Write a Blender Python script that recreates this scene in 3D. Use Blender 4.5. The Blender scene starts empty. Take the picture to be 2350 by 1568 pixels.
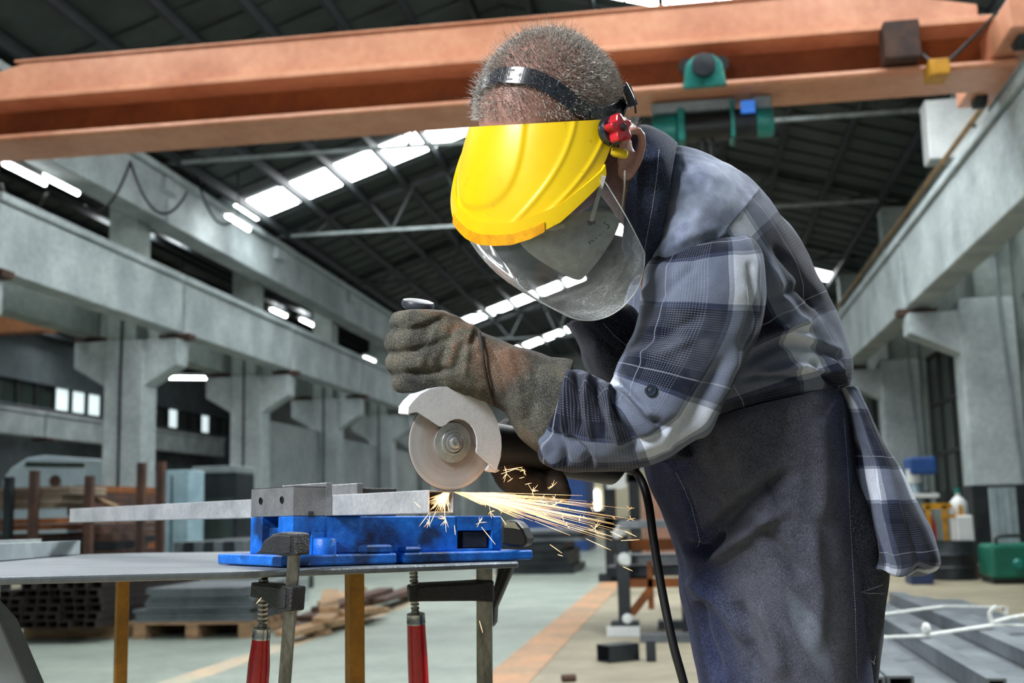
import bpy, bmesh, math, random
from mathutils import Vector, Matrix, noise as mnoise
random.seed(7)
SC = bpy.context.scene
COL = SC.collection
V = Vector
PI = math.pi

# ---------------------------------------------------------------- camera
IMW, IMH, FPX = 2350, 1568, 2700.0
CX, CY = IMW / 2, IMH / 2
CAMZ = 0.92
_ey = V(((1590 - CX) / FPX, -(1165 - CY) / FPX, -1)).normalized()     # hall axis seen from the camera
_ez = _ey.cross(V((-1, -0.024, 0))).normalized()
if _ez.y < 0: _ez = -_ez
_ex = _ey.cross(_ez).normalized()
W2C = Matrix((_ex, _ey, _ez)).transposed()
C2W = W2C.transposed()
CAM = V((0, 0, CAMZ))
cam_d = bpy.data.cameras.new('camera'); cam = bpy.data.objects.new('camera', cam_d); COL.objects.link(cam)
cam.matrix_world = Matrix.Translation(CAM) @ C2W.to_4x4()
cam_d.sensor_width = 36; cam_d.lens = FPX / IMW * 36
cam_d.clip_start = 0.05; cam_d.clip_end = 300
cam_d.dof.use_dof = True; cam_d.dof.focus_distance = 1.53; cam_d.dof.aperture_fstop = 6.3
SC.camera = cam

# ---------------------------------------------------------------- world, exposure
SC.view_settings.view_transform = 'Standard'
SC.view_settings.look = 'None'
SC.view_settings.gamma = 1
SC.view_settings.use_curve_mapping = False
SC.view_settings.exposure = 0.0
SC.cycles.use_denoising = True
SC.cycles.max_bounces = 8
SC.cycles.diffuse_bounces = 2
SC.cycles.transparent_max_bounces = 16
wd = bpy.data.worlds.new('world'); SC.world = wd; wd.use_nodes = True
_bg = wd.node_tree.nodes['Background']
_bg.inputs[0].default_value = (0.80, 0.92, 1.0, 1); _bg.inputs[1].default_value = 0.22

def area_light(name, loc, target, sx, sy, power, color=(1, 1, 1)):
    d = bpy.data.lights.new(name, 'AREA'); d.shape = 'RECTANGLE'; d.size = sx; d.size_y = sy
    d.energy = power; d.color = color
    o = bpy.data.objects.new(name, d); COL.objects.link(o)
    o.location = loc
    o.rotation_euler = (V(target) - V(loc)).to_track_quat('-Z', 'Y').to_euler()
    return o
# unseen area lights added to rim, fill and side-light the worker
area_light('added_light', (3.4, 4.6, 4.4), (0.3, 1.7, 1.2), 1.2, 0.8, 800, (0.93, 0.97, 1.0))
area_light('added_light', (-2.2, -1.2, 3.3), (0.0, 1.6, 1.1), 1.3, 0.9, 300, (0.98, 0.98, 1.0))
area_light('added_light', (-5.0, 5.0, 6.0), (-0.6, 2.0, 0.9), 1.6, 1.0, 260, (0.95, 0.98, 1.0))

# ---------------------------------------------------------------- projection helpers
def ray(px, py):
    return C2W @ V(((px - CX) / FPX, -(py - CY) / FPX, -1))
def P(px, py, D):
    """point seen at pixel px,py at depth D (m) in front of the camera"""
    return CAM + ray(px, py) * D
def PY(px, py, Y):
    r = ray(px, py); return CAM + r * (Y / r.y)
def PX_(px, py, X):
    r = ray(px, py); return CAM + r * (X / r.x)
def PZ(px, py, z=0.0):
    r = ray(px, py); return CAM + r * ((z - CAMZ) / r.z)
def pix(p):
    c = W2C @ (V(p) - CAM)
    return CX + FPX * c.x / -c.z, CY - FPX * c.y / -c.z, -c.z
VR, VU, VT = C2W @ V((1, 0, 0)), C2W @ V((0, 1, 0)), C2W @ V((0, 0, 1))   # view right, up, toward camera

# ---------------------------------------------------------------- materials
MATS = {}
def s2l(c):
    return c / 12.92 if c <= 0.04045 else ((c + 0.055) / 1.055) ** 2.4
def hx(h):
    return tuple(s2l(int(h[i:i + 2], 16) / 255) for i in (1, 3, 5))
class NT:
    def __init__(s, name):
        s.m = bpy.data.materials.new(name); s.m.use_nodes = True
        s.t = s.m.node_tree; s.b = s.t.nodes['Principled BSDF']; s.out = s.t.nodes['Material Output']
    def n(s, typ, **kw):
        x = s.t.nodes.new('ShaderNode' + typ)
        for k, v in kw.items(): setattr(x, k, v)
        return x
    def l(s, a, b): s.t.links.new(a, b)
    def val(s, sock, v):
        if hasattr(v, 'is_linked') or hasattr(v, 'node'): s.l(v, sock)
        else: sock.default_value = v
    def math(s, op, a, b=0.0, c=0.0, clamp=False):
        x = s.n('Math', operation=op, use_clamp=clamp)
        for i, v in enumerate((a, b, c)):
            if i < len(x.inputs): s.val(x.inputs[i], v)
        return x.outputs[0]
    def noise(s, vec, scale, detail=4, rough=0.55):
        x = s.n('TexNoise'); x.inputs['Scale'].default_value = scale; x.inputs['Detail'].default_value = detail
        x.inputs['Roughness'].default_value = rough
        if vec is not None: s.l(vec, x.inputs['Vector'])
        return x.outputs['Fac']
    def ramp(s, fac, stops, interp='LINEAR'):
        x = s.n('ValToRGB'); r = x.color_ramp; r.interpolation = interp
        while len(r.elements) < len(stops): r.elements.new(0.5)
        for e, (p, c) in zip(r.elements, stops):
            e.position = p; e.color = (c, c, c, 1) if not hasattr(c, '__len__') else (*c[:3], 1)
        s.l(fac, x.inputs[0]); return x.outputs[0]
    def mix(s, fac, a, b, blend='MIX'):
        x = s.n('Mix', data_type='RGBA', blend_type=blend)
        s.val(x.inputs[0], fac)
        for sock, v in ((x.inputs[6], a), (x.inputs[7], b)):
            if hasattr(v, 'node'): s.l(v, sock)
            else: sock.default_value = (*v[:3], 1)
        return x.outputs[2]
    def coord(s, kind='Object', sc=(1, 1, 1), rot=(0, 0, 0)):
        c = s.n('TexCoord'); m = s.n('Mapping'); m.inputs['Scale'].default_value = sc
        m.inputs['Rotation'].default_value = rot
        s.l(c.outputs[kind], m.inputs['Vector']); return m.outputs[0]
    def bump(s, h, strength=0.3, dist=0.01):
        x = s.n('Bump'); x.inputs['Strength'].default_value = strength; x.inputs['Distance'].default_value = dist
        s.l(h, x.inputs['Height']); s.l(x.outputs[0], s.b.inputs['Normal'])
    def set(s, **kw):
        for k, v in kw.items():
            sock = s.b.inputs[k.replace('_', ' ').title().replace('Ior', 'IOR')]
            if hasattr(v, 'node'): s.l(v, sock)
            else: sock.default_value = (*v, 1) if hasattr(v, '__len__') and len(v) == 3 else v
        return s
def pmat(name, c1, c2=None, scale=6, rough=0.6, metal=0.0, bump=0.0, bscale=None, detail=5, sc=(1, 1, 1),
         lo=0.35, hi=0.65, rv=0.0, spec=0.5):
    """two-tone noisy surface"""
    if name in MATS: return MATS[name]
    n = NT(name); co = n.coord('Object', sc)
    c2 = c2 or tuple(x * 0.75 for x in c1)
    f = n.noise(co, scale, detail)
    col = n.ramp(f, [(lo, c1), (hi, c2)])
    fine = n.noise(co, scale * 9, 3)
    col = n.mix(0.25, col, n.ramp(fine, [(0.3, 0.35), (0.7, 0.9)]), 'OVERLAY')
    n.set(base_color=col, metallic=metal)
    n.b.inputs['Specular IOR Level'].default_value = spec
    if rv: n.set(roughness=n.math('MULTIPLY_ADD', f, rv, rough - rv / 2))
    else: n.set(roughness=rough)
    if bump: n.bump(n.noise(co, bscale or scale * 6, 4), bump, 0.01)
    MATS[name] = n.m; return n.m
def emat(name, color, strength):
    if name in MATS: return MATS[name]
    n = NT(name); n.set(base_color=color, emission_color=color, emission_strength=strength)
    MATS[name] = n.m; return n.m

# ---------------------------------------------------------------- mesh helpers
def mesh_obj(name, verts, faces, mat=None, parent=None, smooth=False, uvs=None, mats=None, fmat=None):
    me = bpy.data.meshes.new(name)
    me.from_pydata([tuple(v) for v in verts], [], faces)
    if uvs is not None:
        ul = me.uv_layers.new(name='UVMap')
        for lp in me.loops: ul.data[lp.index].uv = uvs[lp.vertex_index]
    if mats:
        for m in mats: me.materials.append(m)
        if fmat:
            for p_, k in zip(me.polygons, fmat): p_.material_index = k
    elif mat: me.materials.append(mat)
    if smooth:
        me.polygons.foreach_set('use_smooth', [True] * len(me.polygons))
    me.update()
    o = bpy.data.objects.new(name, me); COL.objects.link(o)
    if parent is not None: o.parent = parent
    return o
class MB:
    """mesh builder; verts in the frame given by self.M"""
    def __init__(s, M=None): s.v = []; s.f = []; s.M = M or Matrix.Identity(4)
    def add(s, vs, fs):
        k = len(s.v); s.v += [s.M @ V(x) for x in vs]; s.f += [tuple(i + k for i in f) for f in fs]; return s
    def box(s, x0, x1, y0, y1, z0, z1, ch=0.0):
        if ch:
            vs = []; c = ch
            for z, i in ((z0, c), (z0 + c, 0), (z1 - c, 0), (z1, c)):
                vs += [(x0 + i, y0 + i, z), (x1 - i, y0 + i, z), (x1 - i, y1 - i, z), (x0 + i, y1 - i, z)]
            fs = [(3, 2, 1, 0), (12, 13, 14, 15)]
            for k in range(3):
                for j in range(4):
                    a, b = 4 * k + j, 4 * k + (j + 1) % 4; fs.append((a, b, b + 4, a + 4))
            return s.add(vs, fs)
        vs = [(x, y, z) for z in (z0, z1) for x, y in ((x0, y0), (x1, y0), (x1, y1), (x0, y1))]
        return s.add(vs, [(3, 2, 1, 0), (4, 5, 6, 7), (0, 1, 5, 4), (1, 2, 6, 5), (2, 3, 7, 6), (3, 0, 4, 7)])
    def prism(s, poly, d):
        """poly: list of 3D points (any winding), d: extrusion vector"""
        n = len(poly); d = V(d); a = [V(p) for p in poly]
        return s.add(a + [p + d for p in a], [tuple(range(n - 1, -1, -1)), tuple(range(n, 2 * n))] +
                     [(i, (i + 1) % n, (i + 1) % n + n, i + n) for i in range(n)])
    def bar(s, a, b, w, h=None, up=(0, 0, 1)):
        """rectangular bar from a to b"""
        a, b = V(a), V(b); h = h or w; d = (b - a).normalized()
        x = d.cross(V(up)); x = x.normalized() if x.length > 1e-5 else V((1, 0, 0)); y = x.cross(d)
        return s.prism([a - x * w / 2 - y * h / 2, a + x * w / 2 - y * h / 2, a + x * w / 2 + y * h / 2, a - x * w / 2 + y * h / 2], b - a)
    def tube(s, pts, r, seg=10, cap=True):
        pts = [V(p) for p in pts]; n = len(pts)
        rs = r if hasattr(r, '__len__') else [r] * n
        t0 = (pts[1] - pts[0]).normalized()
        x = t0.orthogonal().normalized(); vs = []
        for i, p in enumerate(pts):
            t = (pts[min(i + 1, n - 1)] - pts[max(i - 1, 0)])
            t = t.normalized() if t.length > 1e-9 else t0
            x = (x - t * x.dot(t)); x = x.normalized() if x.length > 1e-6 else t.orthogonal().normalized()
            y = t.cross(x)
            for k in range(seg):
                a = 2 * PI * k / seg; vs.append(p + (x * math.cos(a) + y * math.sin(a)) * rs[i])
        fs = [(i * seg + k, i * seg + (k + 1) % seg, (i + 1) * seg + (k + 1) % seg, (i + 1) * seg + k)
              for i in range(n - 1) for k in range(seg)]
        if cap: fs += [tuple(range(seg - 1, -1, -1)), tuple((n - 1) * seg + k for k in range(seg))]
        return s.add(vs, fs)
    def lathe(s, prof, seg=32, O=(0, 0, 0), ax=(0, 0, 1)):
        """prof: (radius, height) along axis ax"""
        O, ax = V(O), V(ax).normalized(); x = ax.orthogonal().normalized(); y = ax.cross(x); vs = []
        for r, h in prof:
            for k in range(seg):
                a = 2 * PI * k / seg; vs.append(O + ax * h + (x * math.cos(a) + y * math.sin(a)) * max(r, 1e-5))
        n = len(prof)
        fs = [(i * seg + k, i * seg + (k + 1) % seg, (i + 1) * seg + (k + 1) % seg, (i + 1) * seg + k)
              for i in range(n - 1) for k in range(seg)]
        if prof[0][0] > 1e-4: fs.append(tuple(range(seg - 1, -1, -1)))
        if prof[-1][0] > 1e-4: fs.append(tuple((n - 1) * seg + k for k in range(seg)))
        return s.add(vs, fs)
    def build(s, name, mat, parent=None, smooth=False, bevel=0.0, thing_frame=None):
        """verts are world coordinates when thing_frame is given (an Empty), else the parent's"""
        vs = s.v
        if thing_frame is not None:
            I = thing_frame.matrix_basis.inverted(); vs = [I @ v for v in vs]
        o = mesh_obj(name, vs, s.f, mat, parent, smooth)
        fix_normals(o)
        if bevel:
            m = o.modifiers.new('bevel', 'BEVEL'); m.width = bevel; m.segments = 2; m.limit_method = 'ANGLE'; m.angle_limit = 0.6
        if smooth == 'auto':
            auto_smooth(o)
        return o
def fix_normals(o):
    bm = bmesh.new(); bm.from_mesh(o.data); bmesh.ops.recalc_face_normals(bm, faces=bm.faces); bm.to_mesh(o.data); bm.free()
def auto_smooth(o, ang=0.7):
    bm = bmesh.new(); bm.from_mesh(o.data)
    for f in bm.faces: f.smooth = True
    for e in bm.edges:
        if len(e.link_faces) == 2 and e.calc_face_angle(0) > ang: e.smooth = False
    bm.to_mesh(o.data); bm.free()
def tag(o, label=None, cat=None, group=None, kind=None):
    if label: o['label'] = label
    if cat: o['category'] = cat
    if group: o['group'] = group
    if kind: o['kind'] = kind
    return o
def thing(name, label, cat, loc=(0, 0, 0), rz=0.0, group=None, M=None, kind=None):
    o = bpy.data.objects.new(name, None); COL.objects.link(o); o.empty_display_size = 0.05
    if M is not None: o.matrix_basis = M
    else:
        o.location = loc; o.rotation_euler = (0, 0, rz)
        o.matrix_basis = Matrix.Translation(V(loc)) @ Matrix.Rotation(rz, 4, 'Z')
    return tag(o, label, cat, group, kind)
def struct(o, kind='structure'):
    o['kind'] = kind; return o
def copy_tree(o, parent=None):
    c = o.copy(); COL.objects.link(c); c.parent = parent
    for ch in o.children: copy_tree(ch, c)
    return c
def frame(O, x, y, z):
    return Matrix.Translation(V(O)) @ Matrix((V(x), V(y), V(z))).transposed().to_4x4()
def catmull(pts, n):
    """resample a list of equal-length tuples with Catmull-Rom, n samples per span"""
    out = []; m = len(pts)
    for i in range(m - 1):
        p0, p1, p2, p3 = pts[max(i - 1, 0)], pts[i], pts[i + 1], pts[min(i + 2, m - 1)]
        for k in range(n):
            t = k / n; t2, t3 = t * t, t * t * t
            out.append(tuple(0.5 * (2 * b + (c - a) * t + (2 * a - 5 * b + 4 * c - d) * t2 + (3 * b - a - 3 * c + d) * t3)
                             for a, b, c, d in zip(p0, p1, p2, p3)))
    out.append(tuple(pts[-1])); return out
# ================================================================ THE HALL
M_conc = pmat('concrete', hx('#b4bfc0'), hx('#879193'), 1.3, 0.85, bump=0.25, bscale=14, lo=0.35, hi=0.75)
M_conc2 = pmat('concrete_dirty', hx('#9faaa6'), hx('#6b7672'), 0.9, 0.9, bump=0.25, bscale=9, lo=0.3, hi=0.72)
M_roof = pmat('roof_sheet', hx('#364140'), hx('#283130'), 1.5, 0.55, metal=0.0)
M_purlin = pmat('purlin_steel', hx('#20272a'), hx('#171c1f'), 3, 0.6)
M_truss = pmat('truss_steel', hx('#3c4445'), hx('#242a2b'), 3, 0.6)
M_tie = pmat('tie_rod_pale', hx('#9aa4a4'), hx('#737c7c'), 3, 0.6)
M_floor = pmat('floor_concrete', hx('#968d76'), hx('#6f6957'), 0.7, 0.62, bump=0.06, bscale=30, lo=0.3, hi=0.7, rv=0.3)
M_lane = pmat('lane_paint', hx('#8b958a'), hx('#717b71'), 1.6, 0.5, bump=0.04, bscale=20, lo=0.3, hi=0.75, rv=0.25)
M_orange = pmat('lane_edge_paint', hx('#b3855f'), hx('#8c775e'), 2.2, 0.6, lo=0.35, hi=0.7)
M_wall = pmat('wall_plaster', hx('#a7afae'), hx('#7f8a8c'), 0.6, 0.9, lo=0.3, hi=0.75)
M_dwall = pmat('wall_dark', hx('#5d666a'), hx('#444c50'), 0.5, 0.9)
M_glow = emat('daylight_pane', (0.93, 0.98, 1.0), 19.0)
M_dim = emat('frosted_pane', (0.80, 0.95, 0.97), 0.9)
M_dglass = pmat('dusty_window_glass', hx('#39443f'), hx('#2a332f'), 2.5, 0.25)
M_wframe = pmat('window_steel', hx('#1d2322'), hx('#141817'), 4, 0.5)
M_crane = pmat('crane_paint', hx('#d99877'), hx('#a4603f'), 0.9, 0.42, lo=0.42, hi=0.9, detail=6, rv=0.2)
M_rust = pmat('rusty_steel', hx('#523729'), hx('#292120'), 4, 0.75, lo=0.35, hi=0.7, bump=0.2)
M_rust2 = pmat('orange_rust', hx('#8f5222'), hx('#55331c'), 5, 0.8, lo=0.3, hi=0.7, bump=0.2)
M_steel = pmat('mill_steel', hx('#7d858a'), hx('#4c5358'), 2.5, 0.42, metal=0.6, lo=0.3, hi=0.75, rv=0.25)
M_dsteel = pmat('dark_steel', hx('#33393d'), hx('#22272b'), 3, 0.5, metal=0.5, rv=0.2)
M_black = pmat('black_paint', hx('#16181a'), hx('#0e0f11'), 8, 0.4)
M_wood = pmat('raw_timber', hx('#b08f6a'), hx('#6e5640'), 5, 0.8, sc=(1, 6, 6), lo=0.3, hi=0.7)
M_teal = pmat('teal_paint', hx('#17857b'), hx('#10625b'), 4, 0.4)
M_white = pmat('white_enamel', hx('#e6ebea'), hx('#cfd6d6'), 3, 0.4)
M_grey = pmat('grey_enamel', hx('#8d9799'), hx('#737d80'), 3, 0.5)
M_bluebox = pmat('blue_container_paint', hx('#1f4f93'), hx('#173e7a'), 1.5, 0.5)
M_yel = pmat('yellow_paint', hx('#d79a1c'), hx('#a8761a'), 5, 0.45)
M_red = pmat('red_paint', hx('#b3202a'), hx('#8c1720'), 5, 0.35)
M_green = pmat('green_paint', hx('#0f6b56'), hx('#0b5243'), 3, 0.4)
M_rope = pmat('white_rope', hx('#dfe2dc'), hx('#bfc4be'), 60, 0.85, bump=0.4)

XL, XR, RZ = -9.2, 3.45, 5.25          # crane rails
YEND = 60.0
# floor
struct(MB().box(-24, 9, -8, YEND + 1, -0.25, 0).build('floor', M_floor))
struct(MB().box(-9.3, -1.2, -6, 40, 0.0, 0.004).build('trim_1', M_lane))
struct(MB().box(-1.2, -0.92, -6, 40, 0.0, 0.005).build('trim_2', M_orange))
struct(MB().box(-3.05, -2.86, -6, 40, 0.0, 0.0055).build('trim_3', pmat('worn_lane_line', hx('#b9a184'), hx('#a3a08c'), 2.2, .6, lo=.35, hi=.65)))

# roof: two pitches over this hall, two over the neighbouring one; ribbed sheets, purlins, skylight panes
def roof_side(name, x0, z0, x1, z1, y0, y1, strips, npur, vis=True):
    """one pitch from eave (x0,z0) to ridge (x1,z1); strips = list of (ya, yb, ua, ub) skylight bands"""
    L = math.hypot(x1 - x0, z1 - z0); sx, sz = (x1 - x0) / L, (z1 - z0) / L
    nx, nz = -sz * (1 if sx > 0 else -1), abs(sx)
    mb = MB()
    def slab(ya, yb, ua, ub, t0=0.0, t1=0.06):
        p = lambda u, y, t: (x0 + sx * L * u + nx * t, y, z0 + sz * L * u + nz * t)
        vs = [p(u, y, t) for t in (t0, t1) for u, y in ((ua, ya), (ub, ya), (ub, yb), (ua, yb))]
        mb.add(vs, [(3, 2, 1, 0), (4, 5, 6, 7), (0, 1, 5, 4), (1, 2, 6, 5), (2, 3, 7, 6), (3, 0, 4, 7)])
    ys = sorted(set([y0, y1] + [y for s in strips for y in s[:2]]))
    for ya, yb in zip(ys[:-1], ys[1:]):
        s = [t for t in strips if t[0] <= ya + 1e-6 and t[1] >= yb - 1e-6]
        if s:
            ua, ub = s[0][2], s[0][3]
            if ua > 0.01: slab(ya, yb, 0, ua)
            if ub < 0.99: slab(ya, yb, ub, 1)
        else: slab(ya, yb, 0, 1)
    y = y0 + 0.4                                   # standing ribs of the sheets
    while y < y1:
        if not any(s[0] - 0.1 < y < s[1] + 0.1 for s in strips):
            slab(y, y + 0.05, 0, 1, -0.035, 0.0)
        y += 0.8
    roof = struct(mb.build(name, M_roof))
    for k in range(npur):
        u = (k + 0.5) / npur
        o = V((x0 + sx * L * u, 0, z0 + sz * L * u)) - V((nx, 0, nz)) * 0.13
        MB().box(-0.045, 0.045, y0, y1, -0.09, 0.09).build('purlin', M_purlin, roof).location = o
    return roof, (lambda u: V((x0 + sx * L * u - nx * 0.02, 0, z0 + sz * L * u - nz * 0.02)))
WN = [0]
def skylight(pos, ya, yb, ua, ub, n, mat=None):
    WN[0] += 1
    w = struct(thing('window_%d' % WN[0], None, None, kind='structure'))
    for k in range(n):
        a = pos(ua + (ub - ua) * (k + 0.03) / n); b = pos(ua + (ub - ua) * (k + 0.97) / n)
        d = b - a
        MB().prism([(a.x, ya, a.z), (a.x, yb, a.z), (a.x, yb, a.z + 0.015), (a.x, ya, a.z + 0.015)], d).build('pane', mat or M_glow, w)
    return w
EZ, RIDX, RIDZ = 7.55, -2.95, 9.85
SL = [(8.5, 9.7, .15, .9), (13.0, 15.4, .62, .96), (23.6, 24.9, .03, .95), (42.5, 43.8, .1, .9), (52, 53.3, .1, .9)]  # first two bands added out of view, to light the worker and columns
SRr = [(8.5, 9.7, .1, .9), (13.0, 15.4, .1, .95), (17.2, 18.4, .45, .9), (35.2, 36.4, .06, .9), (48, 49.2, .1, .9)]  # first two bands likewise added for the light they throw
_, posL = roof_side('ceiling_left', -9.75, EZ, RIDX, RIDZ, -4, YEND, SL, 7)
_, posR = roof_side('ceiling_right', 5.0, EZ - 0.05, RIDX, RIDZ, -4, YEND, SRr, 7)
for s in SL: skylight(posL, s[0], s[1], s[2], s[3], 6)
for s in SRr: skylight(posR, s[0], s[1], s[2], s[3], 5)
SA = [(8, 9.2, .2, .9), (17.5, 18.6, .2, .9), (30, 31.2, .2, .9), (44, 45.2, .2, .9)]
_, posA = roof_side('ceiling_neighbour_right', -10.3, EZ, -16.5, 9.6, -4, YEND, SA, 6)
_, posB = roof_side('ceiling_neighbour_left', -23, EZ, -16.5, 9.6, -4, YEND, [(24, 25.2, .15, .9), (38, 39.2, .15, .9)], 6)
for s in SA: skylight(posA, *s[:2], s[2], s[3], 5)
for a in (24, 38): skylight(posB, a, a + 1.2, .15, .9, 5)
struct(MB().box(-10.35, -9.7, -4, YEND, EZ - 0.12, EZ + 0.12).build('trim_4', M_dwall))     # valley gutter

# walls
wall_end = struct(MB().box(-24, 6, YEND, YEND + 0.3, 0, 10).build('wall_end', M_wall))
struct(MB().box(-24.2, -23.0, -4, YEND, 0, 5.05).build('wall_left', M_dwall))
struct(MB().box(-24.2, -23.0, -4, YEND, 5.9, 7.7).build('wall_left_upper', M_dwall))
WN[0] += 1
wl = thing('window_%d' % WN[0], None, None, kind='structure')
for k in range(38):
    y = 14 + k * 1.2
    MB().box(-23.25, -23.2, y, y + 0.98, 5.07, 5.88).build('pane', M_dim if 40 < y < 46 or k in (30, 33) else M_dglass, wl)
    MB().box(-23.3, -23.12, y + 0.98, y + 1.2, 5.05, 5.9).build('mullion', M_wframe, wl)
# right wall with steel windows between the columns
bays = [(4.0, 10.9), (11.8, 18.3), (19.5, 26.0), (27.2, 33.8), (35, 41.5), (42.7, 49), (50.3, 57)]
mbw = MB()
mbw.box(5.0, 5.25, -4, YEND, 0, 0.85); mbw.box(5.0, 5.25, -4, YEND, 3.95, 7.5)
ylast = -4
for a, b in bays:
    mbw.box(5.0, 5.25, ylast, a, 0.85, 3.95); ylast = b
mbw.box(5.0, 5.25, ylast, YEND, 0.85, 3.95)
struct(mbw.build('wall_right', M_conc2))
for a, b in bays[:5]:
    WN[0] += 1
    w = thing('window_%d' % WN[0], None, None, kind='structure')
    n = 6; dy = (b - a) / n
    for k in range(n):
        for j in range(3):
            MB().box(5.1, 5.12, a + k * dy + 0.03, a + (k + 1) * dy - 0.03, 0.9 + j * 1.02, 0.9 + (j + 1) * 1.02 - 0.04).build('pane', M_dglass, w)
    for k in range(n + 1):
        MB().box(5.06, 5.16, a + k * dy - 0.035, a + k * dy + 0.035, 0.85, 3.95).build('mullion', M_wframe, w)
    for j in range(4):
        MB().box(5.055, 5.15, a, b, 0.85 + j * 1.02, 0.91 + j * 1.02).build('glazing_bar', M_wframe, w)

# columns, corbels, crane runway beams
def left_column(y, label):
    c = thing('concrete_column', label, 'column', (-10.15, y, 0), group='columns between the two halls')
    MB().box(-0.38, 0.38, 0, 0.6, 0, 4.2).build('shaft', M_conc, c, bevel=0.03)
    MB().box(-0.06, -0.02, -0.03, 0.0, 0, 4.6).build('conduit', M_purlin, c)
    MB().box(-0.36, 0.22, 0.02, 0.55, 4.2, 7.45).build('upper_shaft', M_conc2, c, bevel=0.02)
    poly = [(-0.38, 0.05, 3.35), (-1.0, 0.05, 3.72), (-1.0, 0.05, 4.2), (1.0, 0.05, 4.2), (1.0, 0.05, 3.72), (0.38, 0.05, 3.35)]
    MB().prism(poly, (0, 0.5, 0)).build('corbel', M_conc, c, bevel=0.02)
    poly = [(-0.36, 0.0, 6.75), (-0.75, 0, 7.0), (-0.75, 0, 7.25), (0.75, 0, 7.25), (0.75, 0, 7.0), (0.3, 0, 6.75)]
    MB().prism(poly, (0, 0.55, 0)).build('head_haunch', M_conc, c)
    return c
LY = [14.0, 20.0, 26.0, 32.0, 38.0, 44.0, 50.0]
ords = ['hidden', 'nearest', 'second', 'third', 'fourth', 'fifth', 'sixth']
left_column(14.0, 'concrete column at the left edge, nearer than the forked column behind the rusty bundles')
for y, w in zip(LY[1:], ords[1:]):
    left_column(y, '%s forked concrete column from the left, carrying the crane beams' % w if w != 'nearest' else
                'large forked concrete column rising behind the rusty bundles at left')
def beam(name, x, y0, y1, z0, z1, label, mat=M_conc, inner=1):
    b = thing(name, label, 'beam', (x, y0, z0), group='concrete crane runway beams')
    h = z1 - z0; L = y1 - y0
    MB().box(-0.19, 0.19, 0.06, L - 0.06, 0, h - 0.14).build('web', mat, b, bevel=0.02)
    MB().box(-0.24, 0.24, 0.05, L - 0.05, h - 0.12, h).build('top_flange', mat, b, bevel=0.02)
    MB().box(-0.3, 0.3, 0.0, 0.3, -0.1, 0.0).build('bearing_pad', M_rust, b)
    MB().box(-0.04, 0.04, 0.0, L, h, h + 0.09).build('rail', M_rust, b)
    return b
names = ['near left', 'first', 'second', 'third', 'fourth', 'fifth', 'far']
ys = [8.0] + LY
for i in range(len(ys) - 1):
    beam('crane_runway_beam', XL - 0.12, ys[i] + (0.3 if i else 0), ys[i + 1] + 0.3, 4.32, 5.4,
         'pale concrete crane beam on the left row, %s span from the left frame edge' %
         ['clipped', 'first whole', 'second', 'third', 'fourth', 'fifth', 'sixth'][i])
for i in range(1, 5):
    beam('crane_runway_beam', -10.98, ys[i] + 0.3, ys[i + 1] + 0.3, 4.32, 5.2,
         'concrete crane beam on the far side of the left columns, span %s from the near end' % ['one', 'two', 'three', 'four'][i - 1], M_conc2)
for i in range(4):
    beam('crane_runway_beam', -22.3, 22 + i * 8, 30 + i * 8, 3.85, 4.75,
         'distant crane beam along the neighbouring hall far wall, %s' % ['leftmost span', 'span behind the forked column', 'span right of the forked column', 'farthest span'][i], M_conc)
def right_column(y, label):
    c = thing('concrete_column', label, 'column', (4.52, y, 0), group='columns along the right wall')
    MB().box(-0.36, 0.46, 0, 0.6, 0, 4.0).build('shaft', M_conc, c, bevel=0.03)
    MB().box(-0.38, 0.48, -0.02, 0.62, 0, 1.15).build('painted_skirt', M_dsteel, c)
    MB().tube([(0.34, -0.05, 1.2), (0.20, -0.05, 4.6)], 0.03, 8).build('conduit', M_grey, c)
    MB().box(-0.1, 0.46, 0.02, 0.58, 4.0, 7.4).build('upper_shaft', M_conc2, c)
    poly = [(-0.36, 0.05, 3.15), (-1.1, 0.05, 3.5), (-1.1, 0.05, 3.82), (-0.2, 0.05, 3.82), (-0.2, 0.05, 3.15)]
    MB().prism(poly, (0, 0.5, 0)).build('corbel', M_conc, c, bevel=0.02)
    return c
RY = [11.0, 18.6, 26.3, 34.0, 41.8, 49.5]
for y, l in zip(RY, ['concrete column beyond the right frame edge beside the green machine', 'wide pale concrete column at right with dark painted skirt',
                     'second concrete column on the right, just behind the plaid shirt back', 'third concrete column along the right wall',
                     'fourth concrete column along the right wall', 'farthest concrete column along the right wall']):
    right_column(y, l)
ry = [3.4] + RY
for i in range(len(ry) - 1):
    beam('crane_runway_beam', XR + 0.16, ry[i] + 0.3, ry[i + 1] + 0.3, 3.92, 5.1,
         'concrete crane beam on the right row, %s' % ['span nearest the viewer', 'span above the wide right column', 'span behind the plaid shirt back',
                                                       'fourth span away', 'fifth span away', 'farthest span'][i])
# eave beam over the left columns
for i, (a, b) in enumerate([(12, 20.3), (20.3, 26.3), (26.3, 32.3), (32.3, 44), (44, 59)]):
    e = MB().box(-10.0, -9.5, a, b - 0.05, 6.45, 7.3).box(-10.1, -9.4, a, b - 0.05, 7.3, 7.42).build('eave_beam', M_conc)
    tag(e, 'concrete eave beam under the left roof edge, %s' % ['nearest piece', 'piece left of the skylight', 'third piece', 'fourth piece', 'farthest piece'][i], 'beam', 'eave beams')
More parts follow.
